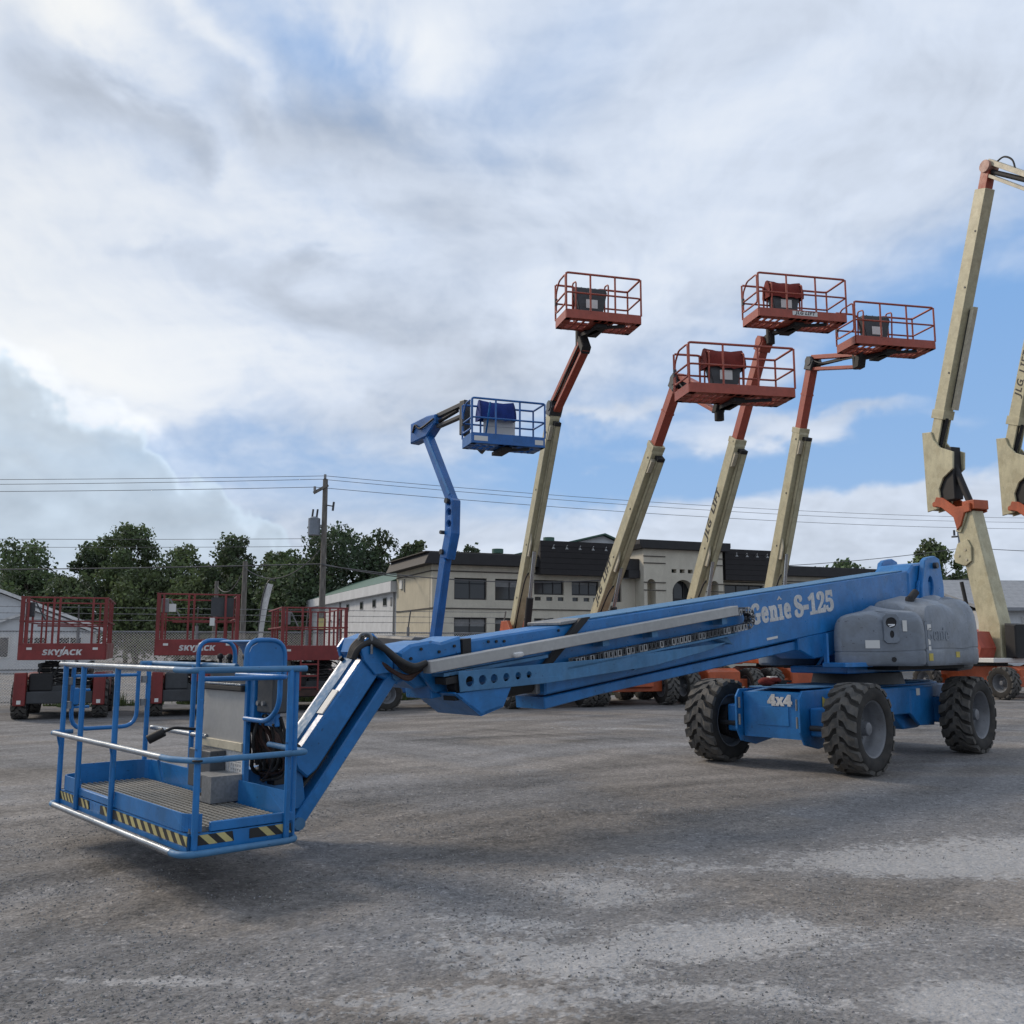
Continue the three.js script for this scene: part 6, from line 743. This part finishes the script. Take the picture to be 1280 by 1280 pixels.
function tree(label, [x, z], h, w, { airy = 0, n = 3600, size = 0.17, low = 0.22 } = {}) {
  const t = thing('leafy_tree', label, 'tree', [x, 0, z], 0, 'trees beyond the fence'), seed = treeSeed++, r = rng(seed), L = [], k = airy ? 20 : 24, limbs = [];
  for (let i = 0; i < k; i++) { const a = i * 2.4 + r(), f = (i + 0.5) / k, y = h * mix(airy ? 0.42 : low, 0.93, f), rr = w * 0.5 * Math.sin(Math.PI * mix(0.22, 0.97, f)) ** 0.7 * (0.3 + 0.75 * r()); const R = w * (airy ? 0.09 + 0.09 * r() : 0.10 + 0.12 * r() ** 1.5) * (f > 0.85 ? 0.8 : 1); L.push([Math.cos(a) * rr, Math.min(y, h - R * 0.8), Math.sin(a) * rr, R]); }
  if (!airy) L.push([0, h * 0.5, 0, w * 0.34], [0, h * 0.3, 0, w * 0.36]);
  for (const [lx, ly, lz] of L.slice(0, k)) { const y0 = Math.max(h * 0.15, ly - Math.hypot(lx, lz) * 0.9 - h * 0.08); limbs.push(sweep(curve([[0, y0, 0], [lx * 0.4, mix(y0, ly, 0.6), lz * 0.4], [lx, ly, lz]], 6), (q) => 0.085 * (1 - q * 0.8), 5)); }
  mesh('trunk', [rod(V(0, 0, 0), V(0, h * 0.82, 0), 0.2, 8, 0.05), ...limbs], M.bark, t);
  const m = new THREE.Mesh(leafGeo(Math.round(n * 2.7), seed, L, size), leafMat); m.name = 'crown'; m.castShadow = m.receiveShadow = true; t.add(m); return t;
}
// [pixel-free world spots] x, z, height, width
const treeAt = (rows) => rows.forEach(([x, z, h, w, label, o]) => tree(label, [x, z], h, w, o));
treeAt([[-43.5, -84, 11.2, 7.5, 'leafy tree rising above the roof of the white house'], [-38.3, -86, 11.0, 6.2, 'thin loose-crowned tree over the railing of the first lettered scissor lift', { airy: 1, n: 2600 }], [-34.0, -84, 12.8, 7.4, 'tall airy tree with open crown and visible branches, highest of the left belt', { airy: 1, n: 3800, size: 0.16 }], [-29.4, -84, 10.9, 6.6, 'broad tree above the scissor lift with the grey board'], [-26.6, -88, 10.6, 5.0, 'loose narrow tree above the grey board of the second scissor lift', { airy: 1, n: 2200 }], [-24.0, -82, 11.6, 5.6, 'upright tree behind the top of the thin wooden pole'], [-20.8, -84, 10.4, 5.4, 'tree between the feather banner and the transformer pole'],
  [-41, -80, 8.2, 7, 'low tree just behind the gable of the white house'], [-36.5, -79, 7.4, 7, 'low tree seen through the railing of the first lettered scissor lift'], [-31.5, -80, 8.0, 7, 'low tree under the tall airy tree'], [-27.0, -79, 7.6, 6.5, 'low tree seen through the railing of the scissor lift with the board'], [-22.5, -78, 7.2, 6, 'low tree at the foot of the thin wooden pole'], [-18.8, -80, 8.0, 6, 'low tree beside the top of the feather banner'],
  [-15.0, -78, 12.0, 8.6, 'large dense tree directly behind the transformer pole', { n: 5600 }], [-19.0, -79, 9.8, 6.5, 'dense dark tree just right of the feather banner'], [-11.3, -79, 11.6, 6.6, 'dense tree rising over the green roof of the white warehouse'], [-17, -75, 8.6, 7, 'dense lower tree above the scissor lift without lettering'], [-8.4, -80, 10.9, 4.4, 'small tree above the left corner of the beige building'], [-6.2, -82, 10.0, 4.4, 'small tree straight behind the bent blue arm, above the beige building', { low: 0.4 }], [-4.0, -82, 10.4, 4.2, 'small tree top right of the bent blue arm, above the beige building', { low: 0.4 }],
  [27.5, -78, 8.9, 5.2, 'rounded tree top above the dark fascia beyond the second sign board', { low: 0.4 }], [33.6, -76, 8.3, 3.6, 'small tree top beside the pivot of the big blue boom', { low: 0.4, n: 2200 }], [38.2, -86, 11.4, 5.4, 'loose tree beside the transformer pole behind the boom pivot', { airy: 1, n: 3000 }], [40.0, -84, 8.2, 5, 'dark bush below the loose tree behind the boom pivot', { n: 2400 }]]);
// feather banner
{
  const b = thing('feather_banner', 'tall white feather banner on a thin pole beyond the fence', 'banner', [-8.35, 0, -31.2], 0.25);
  mesh('mast', hoseGeo([[0, 0, 0], [0.02, 1.8, 0], [0.16, 3.3, 0], [0.34, 3.72, 0], [0.5, 3.7, 0]], 0.022, 16, 6), M.dark, b);
  const P = [], I = []; for (let j = 0; j <= 10; j++) { const v = j / 10, y = mix(1.2, 3.62, v), lx = 0.03 + 0.2 * v ** 2.6, w = 0.08 + 0.14 * v ** 0.7; for (let i = 0; i <= 3; i++) P.push(lx + w * i / 3, y - 0.05 * (i / 3), 0.04 * Math.sin(i * 1.3 + j * 0.6)); } for (let j = 0; j < 10; j++) for (let i = 0; i < 3; i++) { const a = j * 4 + i; I.push(a, a + 1, a + 4, a + 1, a + 5, a + 4); } const g = new THREE.BufferGeometry(); g.setAttribute('position', new THREE.Float32BufferAttribute(P, 3)); g.setIndex(I); g.computeVertexNormals(); mesh('cloth', g, Object.assign(M.white.clone(), { side: THREE.DoubleSide }), b);
}
// weeds along the foot of the fence and under the parked row
{
  const g = new THREE.BufferGeometry(); g.setAttribute('position', new THREE.Float32BufferAttribute([-0.012, 0, 0, 0.012, 0, 0, 0.03, 1, 0.12, -0.012, 0, 0.01, 0.012, 0, 0.01, -0.04, 0.8, -0.1], 3)); g.setIndex([0, 1, 2, 3, 4, 5]); g.computeVertexNormals();
  const N = 16000, r = rng(44), im = new THREE.InstancedMesh(g, mat(1, 1, 1, { roughness: 0.9, side: THREE.DoubleSide }), N), m4 = new THREE.Matrix4(), c = new THREE.Color(); let n = 0;
  while (n < N) { const fenceSide = r() < 0.5; let x, z; if (fenceSide) { const s = r() * 18; x = -17.2 + s * Math.cos(HEAD) + (r() - 0.5) * 0.5; z = -23.3 - s * Math.sin(HEAD) - 0.4 + (r() - 0.35) * 1.4; } else { const s = r() * 40 - 4; x = -3 + s * Math.cos(HEAD); z = -28.2 - s * Math.sin(HEAD) - r() * 2.2; } const d = fbm(x * 0.9, z * 0.9, 3); if (d < 0.48 + 0.12 * r()) continue; const h = 0.06 + 0.34 * r() ** 2 * (d > 0.55 ? 1 : 0.5); m4.makeRotationY(r() * 6.3).scale(V(1 + r(), h, h)).setPosition(x, 0, z); im.setMatrixAt(n, m4); const k = 0.6 + 0.7 * r(); im.setColorAt(n, c.setRGB(0.10 * k, 0.14 * k, 0.05 * k)); n++; }
  im.name = 'weeds'; im.userData = { kind: 'stuff', label: 'sparse weeds along the fence foot and behind the parked lifts', category: 'weeds' }; im.castShadow = im.receiveShadow = true; scene.add(im);
}
renderer.render(scene, camera);
